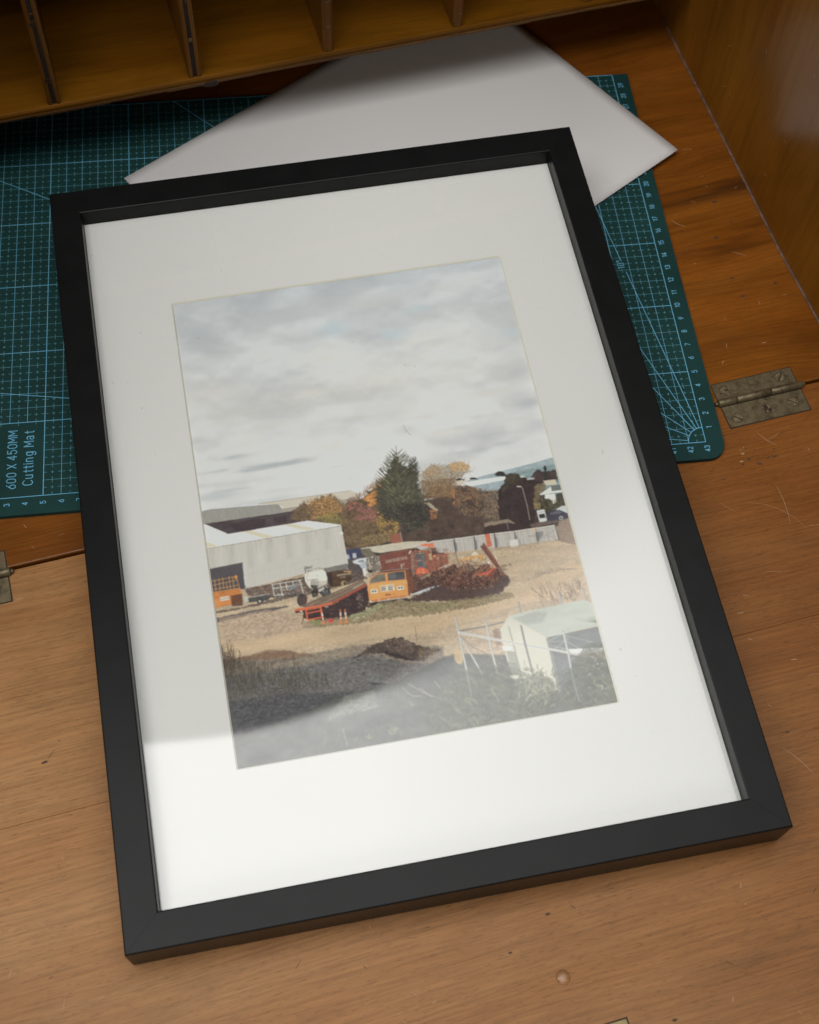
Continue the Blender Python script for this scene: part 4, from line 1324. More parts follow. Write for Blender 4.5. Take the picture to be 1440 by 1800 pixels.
    for i in range(14):      # sheet joints and dull patches in the cladding
        x = (i + .5) / 14; xa = 92 + x * 944; ya = 830 - x * 163
        P(z1([(xa - 20, ya), (xa + 22, ya - 6), (xa + 34, ya + 190 - 60 * x), (xa - 8, ya + 200 - 60 * x)]), [(150, 146, 138), (194, 188, 180)][i % 2], .22, N(6, 30, 130), .2, blur=3)
    Ln(z1([(350, 1010), (1066, 850)]), .6, (140, 134, 126), .35)
    Ln(z1([(88, 822), (1037, 660)]), 1.3, (96, 88, 80), .9); Ln(z1([(88, 818), (1037, 655)]), .6, (232, 230, 228), .8)
    for i in range(16):
        q = z1([(88 + i * 62, 818 - i * 10.6)])[0]
        El(q[0], q[1] + .6, .9, .9, (90, 84, 78), .8)
    Ln(z1([(1037, 662), (1086, 925)]), 1.4, (196, 190, 180), .9)
    El(*z1([(1042, 712)])[0], 3, 2, (220, 216, 210), .9)
    P(z1([(104, 966), (345, 918), (364, 1102), (128, 1140)]), (76, 71, 75), 1, G1, .12); Ln(z1([(346, 918), (366, 1102)]), 1.2, (90, 110, 92), .8); Ln(z1([(104, 965), (346, 918)]), 1.0, (66, 60, 58), .9)
    P(z1([(915, 960), (1082, 924), (1090, 962), (930, 996)]), (116, 113, 108), 1, G2, .2)
    P(z1([(364, 1102), (925, 985), (1060, 960), (1110, 970), (1230, 1030), (900, 1130), (700, 1160), (560, 1165), (380, 1150)]), (92, 78, 70), .95, G2, .5, ragged=.8)
    # ---- lift, trailer, racks
    P(z1([(130, 1130), (330, 1100), (344, 1160), (330, 1200), (152, 1238)]), (186, 112, 42), 1, L1_, .25)
    P(z1([(134, 1180), (260, 1160), (262, 1205), (145, 1232)]), (196, 122, 48), 1, G2, .1)
    P(z1([(186, 1162), (250, 1152), (254, 1180), (190, 1190)]), (196, 186, 172), .9); Ln(z1([(192, 1177), (248, 1166)]), .9, (90, 84, 78), .8)
    P(z1([(265, 1150), (345, 1135), (350, 1220), (270, 1225)]), (84, 54, 44), .9, G2, .3)
    for (a, b) in [((125, 1050), (300, 1015)), ((128, 1080), (310, 1040)), ((130, 1110), (320, 1075)), ((300, 1010), (330, 1110)), ((250, 1015), (262, 1100)), ((180, 1030), (190, 1115)), ((205, 1022), (215, 1100)), ((150, 1040), (160, 1120)), ((232, 1060), (240, 1100)), ((275, 1020), (290, 1105)), ((130, 1128), (325, 1098))]:
        Ln(z1([a, b]), .9, (206, 148, 70), .85)
    El(*z1([(300, 1020)])[0], 3, 3.5, (196, 132, 50), .8)
    P(z1([(355, 1165), (530, 1135), (548, 1160), (520, 1185), (380, 1200)]), (72, 74, 72), 1, G2, .3); Ln(z1([(360, 1168), (535, 1138)]), 1.2, (196, 190, 180), .8)
    P(z1([(355, 1160), (385, 1158), (390, 1195), (362, 1198)]), (186, 184, 176), .8)
    El(*z1([(468, 1190)])[0], 5.4, 5, (46, 42, 42)); El(*z1([(468, 1190)])[0], 2.6, 2.4, (160, 156, 150))
    S_.scatter(z1([(380, 1100), (540, 1080), (560, 1140), (390, 1170)]), 160, [(150, 80, 60), (176, 160, 150), (70, 60, 56), (104, 84, 70)], 1.2, .7)
    for (a, b) in [((555, 1072), (760, 1040)), ((560, 1100), (770, 1070)), ((555, 1070), (570, 1150)), ((610, 1065), (630, 1155)), ((650, 1060), (660, 1110)), ((745, 1042), (770, 1120)), ((700, 1052), (706, 1080)), ((570, 1150), (640, 1140))]:
        Ln(z1([a, b]), 1.3, (214, 206, 194), .85)
    S_.scatter(z1([(560, 1080), (750, 1050), (770, 1130), (580, 1160)]), 110, [(190, 180, 166), (90, 140, 180), (80, 66, 56), (214, 206, 196)], 1.2, .7)
    P(z1([(680, 1085), (720, 1078), (724, 1095), (686, 1100)]), (80, 138, 170), .8)
    P(z1([(150, 1262), (330, 1232), (620, 1160), (740, 1130), (740, 1150), (560, 1200), (360, 1240), (158, 1278)]), (82, 70, 64), .85, G2, .3, ragged=.8)
    P(z1([(160, 1308), (430, 1250), (560, 1232), (708, 1218), (590, 1250), (400, 1285), (164, 1342)]), (88, 80, 80), .95, G2, .1, ragged=.5, blur=1)
    # ---- white tank on its tractor
    P(z6([(90, 640), (250, 600), (300, 760), (160, 780)]), (120, 104, 92), .5, G2, .5)
    El(*z6([(225, 830)])[0], 9.0, 11.5, (58, 52, 52), 1, .2, G2, .4); El(*z6([(250, 825)])[0], 4.5, 7.0, (84, 62, 54), .9, .2)
    El(*z6([(515, 728)])[0], 10.5, 9.0, (54, 52, 54), 1, .5, G2, .4); El(*z6([(520, 735)])[0], 5.5, 4.5, (78, 84, 88), .7, .5)
    for k in range(9):
        a = k / 9 * 5; Ln(z6([(165 + k * 4, 770 + k * 14), (205 + k * 3, 790 + k * 12)]), .7, (98, 92, 88), .6)
        Ln(z6([(450 + k * 13, 690 + k * 4), (470 + k * 13, 720 + k * 5)]), .7, (98, 96, 96), .6)
    P(z6([(255, 500), (300, 480), (400, 462), (480, 448), (522, 474), (542, 550), (538, 620), (470, 660), (400, 690), (340, 692), (290, 640), (262, 580)]), (206, 200, 188), 1, N(9, 4, 91), .06)
    P(z6([(330, 600), (400, 590), (538, 590), (535, 625), (470, 662), (400, 690), (340, 690)]), (156, 150, 138), .6, blur=2)
    Ln(z6([(300, 482), (285, 560), (300, 640)]), .9, (90, 82, 76), .7); El(*z6([(415, 524)])[0], .9, .9, (70, 66, 62))
    El(*z6([(370, 610)])[0], 6, 6, (150, 144, 132), .8); P(z6([(330, 640), (420, 640), (430, 780), (350, 800)]), (44, 38, 38), .9, G2, .4)
    for (a, b, c_) in [((300, 580), (420, 565), 0), ((420, 565), (440, 700), 0), ((270, 600), (360, 700), 1), ((470, 600), (490, 680), 1), ((510, 610), (540, 680), 1), ((210, 600), (240, 740), 1), ((260, 430), (270, 500), 0), ((260, 440), (360, 400), 0), ((380, 440), (440, 420), 0), ((440, 430), (530, 430), 0), ((530, 430), (530, 470), 0), ((110, 550), (230, 510), 0), ((340, 760), (360, 820), 1)]:
        Ln(z6([a, b]), 1.0, [(78, 66, 60), (206, 196, 180)][c_], .8)
    S_.scatter(z6([(250, 400), (350, 390), (350, 460), (260, 480)]), 70, [(60, 52, 50), (90, 80, 74)], 1.1, .7)
    S_.scatter(z6([(230, 640), (600, 620), (560, 820), (240, 860)]), 150, [(60, 50, 48), (190, 180, 166), (40, 36, 36), (104, 88, 76)], 1.3, .6)
    P(z6([(430, 700), (500, 670), (510, 690), (440, 730)]), (196, 192, 184), .8)
    # mixer drum
    P(z6([(545, 480), (800, 450), (850, 500), (850, 580), (740, 650), (600, 665), (560, 600)]), (78, 56, 40), 1, L1_, .4)
    P(z6([(530, 490), (600, 480), (620, 660), (570, 650)]), (50, 40, 40), .9)
    for i in range(15):
        x = 670 + i * 12
        Ln(z6([(x, 530 - i * 2), (x + S_.r.randn() * 4, 510 - i * 2), (x + 7, 525 - i * 2)]), .6, (186, 168, 140), .7)
        if 2 < i < 9:
            Ln(z6([(x, 560 - i * 2), (x + 5, 545 - i * 2), (x + 8, 558 - i * 2)]), .6, (170, 150, 120), .6)
    El(*z6([(755, 620)])[0], 5.5, 4.6, (150, 128, 88)); El(*z6([(768, 622)])[0], 2.8, 3.4, (66, 54, 44)); P(z6([(750, 460), (850, 462), (840, 480), (755, 476)]), (190, 150, 90), .7)
    Ln(z6([(600, 690), (720, 660), (790, 650)]), 2.4, (170, 160, 120), .6)
    # ---- flatbed
    P(z6([(240, 960), (480, 900), (620, 880), (1050, 640), (1080, 800), (1060, 880), (1010, 1000), (820, 1050), (500, 1090), (300, 1080), (240, 1060)]), (58, 44, 44), 1, L1_, .35, ragged=1.0)
    P(z6([(190, 905), (560, 760), (990, 575), (1045, 625), (610, 855), (465, 895), (280, 930)]), (112, 92, 78), 1, N(12, 2, 95), .3)
    for i in range(7):
        u = i / 6.
        Ln(z6([(230 + 300 * u, 905 - 30 * u), (985 + 50 * u, 585 + 34 * u)]), .8, [(84, 66, 58), (140, 118, 96), (170, 146, 118)][i % 3], .6)
    P(z6([(420, 800), (620, 740), (640, 770), (450, 840)]), (96, 92, 70), .5, blur=1); P(z6([(860, 680), (990, 610), (1000, 625), (880, 690)]), (190, 170, 140), .5)
    P(z6([(600, 855), (1045, 622), (1050, 650), (610, 885)]), (146, 62, 44), 1, G2, .15); Ln(z6([(610, 856), (1045, 626)]), .7, (190, 96, 66), .7)
    P(z6([(130, 945), (270, 922), (470, 890), (600, 855), (606, 888), (475, 912), (280, 952), (135, 985)]), (202, 92, 46), 1, G2, .1)
    P(z6([(135, 970), (250, 958), (250, 985), (140, 998)]), (56, 40, 38), .95); El(*z6([(215, 973)])[0], 2.2, 1.1, (220, 200, 190))
    for (a, b, w) in [((272, 940), (292, 1082), 2.6), ((455, 905), (480, 1050), 2.6), ((292, 1082), (478, 1048), 2.4), ((284, 1000), (470, 962), 2.0), ((285, 960), (450, 925), 1.2)]:
        Ln(z6([a, b]), w, (206, 90, 46), .95)
    El(*z6([(535, 915)])[0], 3.4, 1.2, (160, 150, 140), .8)
    S_.scatter(z6([(900, 740), (1010, 720), (1000, 920), (920, 940)]), 60, [(120, 96, 84), (90, 70, 64), (160, 140, 126)], 1.2, .6)
    S_.scatter(z6([(560, 880), (850, 800), (900, 1000), (560, 1050)]), 110, [(84, 64, 58), (110, 84, 70), (40, 32, 34)], 1.3, .6)
    # ---- crane lorry and crane
    P(z7([(150, 255), (300, 215), (500, 200), (600, 215), (800, 240), (830, 380), (900, 340), (900, 440), (720, 560), (470, 640), (410, 480), (160, 430)]), (84, 56, 50), 1, L1_, .35)
    P(z7([(150, 262), (430, 196), (462, 210), (470, 396), (180, 410), (165, 380)]), (118, 66, 54), 1, G2, .2)
    Ln(z7([(150, 258), (440, 192)]), 1.1, (130, 84, 66), .9)
    for i in range(11):
        x = 215 + i * 19; y = 315 - i * 3.6; hgt = 26
        k = i % 4
        for (a, b) in [[((0, 0), (2, hgt)), ((8, -2), (9, hgt - 2)), ((0, hgt / 2), (8, hgt / 2))], [((0, hgt), (5, 0)), ((5, 0), (10, hgt - 2))], [((0, 0), (2, hgt)), ((0, 0), (9, hgt - 2)), ((9, -2), (10, hgt - 2))], [((0, 0), (9, -2)), ((4, 0), (6, hgt))]][k]:
            Ln(z7([(x + a[0], y + a[1] - 8), (x + b[0], y + b[1] - 8)]), .8, (176, 160, 146), .75)
    Ln(z7([(360, 348), (395, 342)]), 1.2, (200, 180, 160), .8); Ln(z7([(362, 352), (368, 384)]), 1.4, (200, 180, 160), .8); Ln(z7([(364, 366), (388, 362)]), 1, (190, 170, 150), .8)
    # hoist block at the left
    P(z7([(20, 280), (90, 262), (150, 262), (172, 400), (110, 420), (60, 430), (30, 410)]), (120, 108, 96), 1, L1_, .5)
    S_.scatter(z7([(20, 270), (140, 262), (170, 400), (80, 450), (10, 480)]), 230, [(170, 162, 150), (60, 52, 48), (200, 194, 184), (96, 84, 72)], 1.4, .75)
    El(*z7([(60, 412)])[0], 4, 3, (52, 44, 42)); Ln(z7([(90, 330), (100, 400), (70, 440)]), 1, (50, 42, 40), .8); Ln(z7([(45, 300), (60, 400)]), 1.2, (206, 196, 182), .7)
    # crane cabin
    P(z7([(480, 215), (600, 205), (640, 210), (650, 420), (540, 470), (495, 430)]), (138, 80, 60), 1, G2, .25)
    P(z7([(505, 235), (592, 226), (612, 395), (520, 410)]), (84, 88, 92), 1, G1, .3)
    P(z7([(520, 385), (560, 372), (630, 405), (640, 430), (500, 442)]), (222, 88, 44), 1, G2, .1); P(z7([(540, 478), (660, 425), (650, 450), (560, 495)]), (150, 130, 110), .8)
    P(z7([(625, 262), (700, 248), (815, 240), (822, 345), (760, 385), (640, 430)]), (134, 80, 62), 1, N(2, 30, 97), .5)
    P(z7([(628, 245), (652, 240), (662, 300), (636, 306)]), (176, 160, 120), .9); El(*z7([(686, 266)])[0], 1.6, 1.6, (240, 150, 70))
    for q in ([(530, 160), (600, 140), (640, 150), (600, 175)], [(610, 150), (670, 135), (690, 180), (630, 190)]):
        P(z7(q), (206, 104, 58), .95, G2, .2)
    P(z7([(560, 205), (640, 175), (650, 195), (590, 220)]), (130, 124, 104), .8); P(z7([(640, 190), (700, 180), (715, 240), (650, 250)]), (86, 54, 48), .9)
    Ln(z7([(440, 240), (455, 215)]), 1.8, (214, 206, 196), .9); P(z7([(455, 230), (478, 220), (500, 430), (480, 470), (462, 400)]), (140, 108, 96), .9, G2, .25)
    Ln(z7([(740, 385), (830, 350)]), 1.2, (206, 190, 176), .8); P(z7([(780, 360), (806, 355), (810, 378), (786, 382)]), (190, 180, 176), .8)
    for i in range(6):
        Ln(z7([(806, 245 + i * 18), (900, 232 + i * 20)]), .7, (130, 96, 84), .5)
    for i in range(150):
        x = S_.r.uniform(480, 830); y = S_.r.uniform(190, 470)
        a = S_.r.choice([-.15, 1.45, 1.3, -.4]); L = S_.r.uniform(12, 55)
        Ln(z7([(x, y), (x + L * math.cos(a), y + L * math.sin(a))]), 1.1, [(60, 42, 40), (150, 84, 62), (190, 110, 70), (126, 104, 92), (44, 34, 36), (206, 170, 130)][S_.r.randint(6)], .6)
    S_.scatter(z7([(540, 430), (760, 400), (820, 420), (700, 540), (500, 600), (480, 500)]), 260, [(52, 40, 40), (96, 66, 56), (34, 28, 30), (140, 110, 92)], 1.4, .6)
    # lorry cab
    P(z7([(70, 460), (150, 425), (400, 392), (432, 400), (470, 465), (490, 590), (432, 662), (420, 500)]), (112, 66, 44), 1, G2, .25)
    P(z7([(66, 480), (120, 440), (400, 404), (412, 500), (40, 556), (52, 520)]), (208, 134, 62), 1)
    P(z7([(62, 505), (118, 448), (204, 436), (212, 508), (70, 535)]), (112, 108, 96), 1, L1_, .35)
    P(z7([(228, 434), (392, 408), (402, 492), (236, 508)]), (80, 80, 82), 1, G1, .4); P(z7([(240, 440), (300, 430), (320, 470), (250, 490)]), (112, 114, 114), .4, blur=2)
    Ln(z7([(320, 425), (326, 495)]), .8, (50, 44, 44), .7)
    P(z7([(36, 552), (70, 538), (214, 514), (412, 498), (430, 660), (250, 680), (70, 718), (50, 690), (42, 630)]), (216, 142, 62), 1, N(20, 16, 98), .10)
    P(z7([(50, 690), (70, 716), (250, 680), (430, 660), (428, 645), (250, 664), (70, 696)]), (176, 100, 44), .8)
    P(z7([(156, 556), (290, 538), (298, 598), (164, 614)]), (216, 206, 188), 1)
    for sx in (0, 68):
        for k in range(3):
            P(z7([(164 + sx, 564 + k * 17 - sx * .12), (216 + sx, 557 + k * 17 - sx * .12), (217 + sx, 567 + k * 17 - sx * .12), (166 + sx, 575 + k * 17 - sx * .12)]), (92, 84, 74), .95)
    for (x, y) in ((64, 594), (320, 560)):
        P(z7([(x, y), (x + 66, y - 6), (x + 68, y + 30), (x + 6, y + 37)]), (222, 216, 202), 1)
        P(z7([(x + 8, y + 7), (x + 30, y + 4), (x + 32, y + 26), (x + 12, y + 29)]), (96, 92, 86), 1); P(z7([(x + 36, y + 4), (x + 58, y + 1), (x + 60, y + 22), (x + 38, y + 25)]), (104, 100, 94), 1)
    P(z7([(205, 637), (262, 630), (264, 646), (208, 654)]), (120, 84, 48), .9); Ln(z7([(280, 636), (302, 630)]), .9, (150, 96, 50), .8)
    Ln(z7([(105, 432), (240, 405), (395, 388), (430, 392)]), 1.6, (132, 120, 112), .9)
    P(z7([(60, 560), (100, 480), (76, 470), (55, 500)]), (90, 84, 72), .4)
    Ln(z7([(62, 700), (75, 716), (250, 692), (410, 676), (432, 655)]), 1.5, (216, 204, 190), .95)
    for x in (148, 240, 332):
        Ln(z7([(x, 688 - (x - 148) * .12), (x + 2, 708 - (x - 148) * .12)]), 1.2, (216, 204, 190), .8)
    P(z7([(50, 725), (430, 690), (470, 660), (720, 640), (740, 690), (500, 720), (400, 740), (60, 790), (20, 760)]), (62, 47, 46), .95, G2, .35, ragged=1.2, blur=1)
    P(z7([(70, 716), (250, 690), (428, 668), (440, 700), (250, 740), (90, 770)]), (40, 32, 34), .8, G2, .2, blur=1)
    El(*z7([(120, 735)])[0], 4.5, 5, (34, 29, 31), .8); El(*z7([(395, 705)])[0], 4.5, 5, (34, 29, 31), .8)
    P(z7([(44, 560), (412, 504), (414, 530), (46, 590)]), (232, 166, 92), .35, blur=2)
    for i in range(16):
        x = S_.r.uniform(50, 410); y = S_.r.uniform(560, 690)
        Ln(z7([(x, y), (x + S_.r.uniform(-3, 3), y + S_.r.uniform(6, 22))]), .7, (130, 76, 42), .4)
    P(z7([(440, 648), (560, 600), (640, 572), (742, 548), (700, 580), (600, 615), (520, 635)]), (178, 184, 190), 1, N(14, 3, 99), .15)
    Ln(z7([(440, 656), (600, 622), (700, 588)]), 1.2, (110, 96, 88), .7)
    # ---- scrap pile right of the crane and its shadow
    P(z7([(470, 660), (700, 560), (860, 480), (1100, 520), (1300, 400), (1390, 440), (1432, 505), (1340, 620), (1180, 680), (900, 715), (700, 700), (560, 690)]), (78, 60, 56), 1, G2, .3, ragged=1.4, blur=1)
    P(z7([(730, 500), (800, 420), (850, 350), (900, 345), (930, 385), (990, 335), (1040, 350), (1090, 400), (1130, 360), (1200, 345), (1250, 400), (1310, 380), (1350, 460), (1330, 520), (1240, 545), (1150, 590), (1060, 555), (950, 590), (860, 550), (760, 560)]), (80, 56, 50), 1, L1_, .6, ragged=2.4)
    S_.scatter(z7([(720, 560), (900, 350), (1180, 340), (1340, 450), (1260, 570), (900, 600)]), 620, [(54, 38, 38), (112, 62, 50), (134, 96, 72), (150, 70, 50), (44, 34, 36), (170, 140, 104)], 1.5, .65)
    for i in range(46):
        x = S_.r.uniform(760, 1260); y = S_.r.uniform(390, 540); L = S_.r.uniform(30, 90); a = S_.r.choice([-.7, -.5, 0.1, 1.4, 1.5])
        Ln(z7([(x, y), (x + L * math.cos(a), y + L * math.sin(a) * .8)]), .7, [(138, 78, 60), (60, 40, 38), (150, 110, 84), (110, 50, 40)][S_.r.randint(4)], .7)
    for i in range(8):
        Ln(z7([(900 + i * 18, 320 + i % 3 * 8), (925 + i * 18, 410)]), .9, [(170, 130, 84), (190, 176, 150)][i % 2], .7)
    P(z7([(930, 300), (1030, 270), (1145, 250), (1150, 300), (1120, 285), (1000, 305), (960, 325)]), (200, 146, 64), .9, G2, .25)
    P(z7([(1035, 262), (1075, 220), (1110, 240), (1110, 262)]), (200, 192, 168), .9, G2, .15)
    S_.scatter(z7([(930, 270), (1160, 240), (1220, 300), (1160, 340), (930, 340)]), 130, [(196, 140, 60), (210, 200, 190), (120, 84, 60), (90, 70, 56)], 1.3, .7)
    P(z7([(1200, 330), (1222, 318), (1240, 345), (1215, 348)]), (222, 220, 216), .9)
    P(z7([(1110, 452), (1215, 440), (1270, 385), (1262, 372), (1180, 420), (1120, 436)]), (196, 84, 58), .8)
    for k in range(5):
        Ln(z7([(1210 + k * 14, 440 - k * 14), (1225 + k * 14, 500 - k * 18)]), .9, (176, 74, 54), .8)
    Ln(z7([(1050, 470), (1180, 350)]), 1.2, (160, 112, 84), .8); Ln(z7([(1190, 345), (1290, 388)]), .9, (160, 90, 66), .8)
    Ln(z7([(870, 120), (905, 290), (945, 400)]), 1.2, (76, 60, 56), .9)
    Ln(z7([(1262, 220), (1310, 340)]), 1.0, (226, 214, 202), .7)
    P(z7([(1128, 172), (1148, 165), (1160, 134), (1176, 146), (1300, 330), (1390, 470), (1345, 455)]), (118, 74, 62), 1, N(3, 20, 101), .2)
    Ln(z7([(1145, 166), (1320, 400)]), 1.2, (72, 48, 46), .8); Ln(z7([(1172, 146), (1305, 330)]), .9, (158, 108, 88), .8)
    P(z7([(1290, 372), (1350, 350), (1420, 340), (1440, 352), (1350, 378), (1400, 400), (1330, 420)]), (120, 98, 84), .7, G2, .4, ragged=1)
    S_.scatter(z3([(820, 1190), (900, 1170), (1060, 1140), (1220, 1150), (1060, 1185), (880, 1220)]), 130, [(96, 82, 72), (130, 112, 94), (80, 70, 64)], 1.3, .55)
    Ln(z3([(870, 1196), (960, 1190), (1080, 1160), (1215, 1154)]), 1.0, (104, 88, 76), .7)
    for i in range(90):      # loose iron sticking out of the heap
        x = S_.r.uniform(740, 1290); y = S_.r.uniform(320, 500) - 30 * math.sin((x - 740) / 550 * 3.1)
        a = S_.r.choice([-.75, -.6, -1.5, .2, -2.4]) + S_.r.randn() * .1; L = S_.r.uniform(15, 60)
        Ln(z7([(x, y), (x + L * math.cos(a), y + L * math.sin(a))]), S_.r.choice([.6, .9, 1.3]), [(142, 96, 74), (186, 136, 88), (96, 68, 58), (140, 122, 106), (158, 86, 64), (54, 42, 42), (50, 38, 38)][S_.r.randint(7)], .75)
    S_.scatter(z7([(740, 470), (860, 370), (960, 340), (1180, 345), (1300, 400), (1290, 480), (1000, 540), (800, 540)]), 330, [(140, 96, 76), (120, 102, 88), (170, 136, 106), (84, 62, 54), (50, 38, 38), (44, 34, 36)], 1.1, .7)
    for (a, b, w, c_) in (((1060, 480), (1230, 330), 1.6, (150, 104, 78)), ((820, 520), (960, 350), 1.5, (104, 70, 58)), ((850, 540), (990, 380), 1.2, (126, 84, 66)), ((1180, 450), (1275, 380), 1.4, (200, 92, 64)), ((1110, 455), (1215, 442), 1.6, (196, 88, 60)), ((930, 305), (1145, 262), 1.6, (204, 150, 70)), ((1145, 255), (1152, 300), 1.4, (200, 146, 66))):
        Ln(z7([a, b]), w, c_, .95)
    # ---- grass verge under the machines, cones, can
    gr = z6([(240, 1110), (480, 1090), (830, 1030), (1040, 960), (1160, 880), (1300, 860), (1440, 830)]) + [(760, 1060), (830, 1052), (900, 1040), (905, 1050), (840, 1066), (760, 1080), (700, 1086), (640, 1094), (560, 1104), (530, 1104)]
    P(gr, (128, 112, 84), .85, G2, .5, ragged=1.6, blur=1)
    S_.scatter(gr, 900, [(104, 108, 62), (140, 132, 84), (84, 86, 54), (170, 148, 108), (110, 90, 66)], 1.5, .7, .2)
    S_.scatter(z6([(830, 1030), (1040, 950), (1200, 870), (1300, 900), (1100, 1000), (860, 1090)]), 330, [(112, 120, 70), (150, 152, 110), (86, 94, 58), (180, 176, 140)], 1.5, .7)
    S_.scatter(z6([(290, 1090), (450, 1070), (470, 1140), (330, 1150)]), 120, [(104, 116, 60), (130, 134, 80)], 1.4, .7)
    S_.scatter([(740, 1062), (800, 1056), (800, 1066), (745, 1074)], 120, [(112, 120, 66), (92, 100, 60)], 1.4, .6)
    S_.scatter([(520, 1085), (560, 1100), (760, 1085), (900, 1050), (900, 1062), (740, 1100), (560, 1116)], 420, [(140, 112, 84), (160, 130, 96), (120, 96, 74)], 1.2, .45)
    P([(385, 1088), (470, 1072), (525, 1085), (560, 1104), (470, 1120), (400, 1130)], (166, 140, 122), .5, G2, .4, blur=3)
    S_.scatter([(440, 1082), (520, 1080), (560, 1102), (500, 1118), (450, 1110)], 420, [(150, 118, 104), (186, 166, 146), (130, 104, 90)], 1.1, .45)
    for (x0_, y0_, x1_, y1_) in ((472, 955, 498, 1125), (708, 950, 718, 1118), (766, 948, 788, 1108)):
        for k in range(8):
            a, b = k / 8, (k + 1) / 8
            Ln(z6([(x0_ + (x1_ - x0_) * a, y0_ + (y1_ - y0_) * a), (x0_ + (x1_ - x0_) * b, y0_ + (y1_ - y0_) * b)]), 1.3 + k * .22, [(214, 110, 58), (214, 110, 58), (230, 214, 200), (230, 214, 200), (208, 100, 54), (226, 208, 192), (206, 102, 50), (208, 120, 50)][k], .95)
        Ln(z6([(x1_ - 30, y1_ + 6), (x1_ + 30, y1_ + 2)]), 1.5, (208, 112, 48), .9)
    P(z6([(545, 1075), (612, 1062), (622, 1112), (560, 1124)]), (192, 56, 52), .9, G2, .2)
    Ln(z6([(215, 1130), (240, 1080), (250, 1000)]), 1.5, (60, 48, 44), .8)
    for (a, b) in [((470, 670), (480, 720)), ((510, 750), (600, 680)), ((690, 680), (715, 725)), ((550, 690), (560, 730))]:
        Ln(z7([a, b]), .8, (96, 76, 62), .7)
    # ---- yard in the foreground: brown patch, gravel, weeds
    P([(385, 1160), (440, 1152), (500, 1145), (560, 1150), (500, 1165), (410, 1180)], (122, 94, 72), .85, G2, .3, ragged=1, blur=3)
    P(z5([(180, 270), (330, 225), (480, 232), (520, 248), (330, 285), (100, 300)]), (118, 90, 70), .8, G2, .25, blur=3)
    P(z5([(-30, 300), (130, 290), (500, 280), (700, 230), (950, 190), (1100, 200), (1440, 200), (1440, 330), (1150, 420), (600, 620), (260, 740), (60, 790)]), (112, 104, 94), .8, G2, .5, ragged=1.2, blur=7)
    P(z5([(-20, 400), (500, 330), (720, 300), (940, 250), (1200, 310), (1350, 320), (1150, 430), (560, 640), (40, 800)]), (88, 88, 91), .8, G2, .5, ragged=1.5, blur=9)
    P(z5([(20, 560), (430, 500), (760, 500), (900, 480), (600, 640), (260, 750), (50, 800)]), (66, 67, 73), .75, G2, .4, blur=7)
    gravel = z5([(480, 330), (720, 290), (940, 240), (1180, 310), (1300, 340), (1100, 430), (900, 500), (560, 520), (500, 420)])
    S_.scatter(gravel, 1900, [(118, 120, 124), (98, 100, 106), (64, 64, 68), (150, 152, 156), (74, 74, 80)], .8, .5, .15)
    for i in range(120):
        x = S_.r.uniform(600, 1000); y = S_.r.uniform(330, 470)
        q = S_.r.uniform(8, 20)
        Ln(z5([(x, y), (x + q, y - q * .55)]), .8, (132, 134, 138), .30)
    P(z5([(860, 290), (930, 235), (990, 195), (1060, 170), (1120, 152), (1180, 150), (1240, 180), (1290, 200), (1430, 222), (1390, 240), (1310, 300), (1210, 290), (1120, 268), (1060, 250), (960, 250)]), (78, 64, 58), 1, L1_, .45, ragged=1.2)
    S_.scatter(z5([(1050, 180), (1120, 155), (1190, 155), (1260, 195), (1240, 240), (1100, 230)]), 260, [(120, 98, 84), (60, 50, 48), (140, 122, 106), (92, 76, 66)], 1.5, .7)
    S_.scatter(z5([(880, 270), (960, 220), (1080, 170), (1250, 200), (1330, 290), (1200, 340), (1000, 330)]), 700, [(52, 46, 46), (84, 76, 72), (110, 100, 94), (40, 36, 38)], 1.2, .6)
    P(z5([(1040, 235), (1120, 240), (1220, 280), (1290, 300), (1200, 290), (1090, 265)]), (42, 36, 38), .8, G2, .3, ragged=1, blur=1)
    S_.scatter(z5([(1270, 200), (1400, 215), (1380, 260), (1290, 300)]), 170, [(120, 104, 70), (90, 84, 58), (150, 120, 84), (84, 62, 52)], 1.4, .7)
    Ln(z5([(1258, 78), (1268, 140), (1270, 185)]), .9, (90, 66, 54), .8)
    P(z5([(950, 400), (1010, 375), (1080, 400), (1060, 440), (980, 435)]), (104, 106, 104), .8, L1_, .4, ragged=1)
    P(z5([(960, 430), (1090, 440), (1000, 450)]), (44, 44, 50), .7, blur=1)
    S_.stalks(z5([(0, 300), (200, 340), (330, 400), (300, 480), (30, 560)]), 400, [(60, 54, 52), (76, 70, 62), (96, 90, 80), (50, 48, 48)], 22, .12, .7, .5)
    S_.stalks(z5([(10, 300), (180, 330), (420, 370), (640, 400), (780, 450), (560, 500), (40, 560)]), 900, [(70, 64, 50), (96, 88, 66), (52, 48, 42)], 16, .22, .8, .5)
    S_.stalks(z5([(100, 420), (500, 420), (740, 470), (560, 520), (60, 580)]), 600, [(60, 56, 54), (78, 74, 68), (104, 102, 98), (54, 52, 54)], 13, .2, .7, .45)
    S_.scatter(z5([(20, 440), (560, 420), (700, 500), (560, 560), (60, 600)]), 700, [(60, 58, 58), (84, 80, 74), (48, 46, 48), (96, 92, 86)], 1.2, .5)
    S_.stalks(z5([(20, 260), (130, 300), (130, 420), (50, 420)]), 70, [(56, 44, 38), (74, 58, 48)], 30, .16, .8, .8)
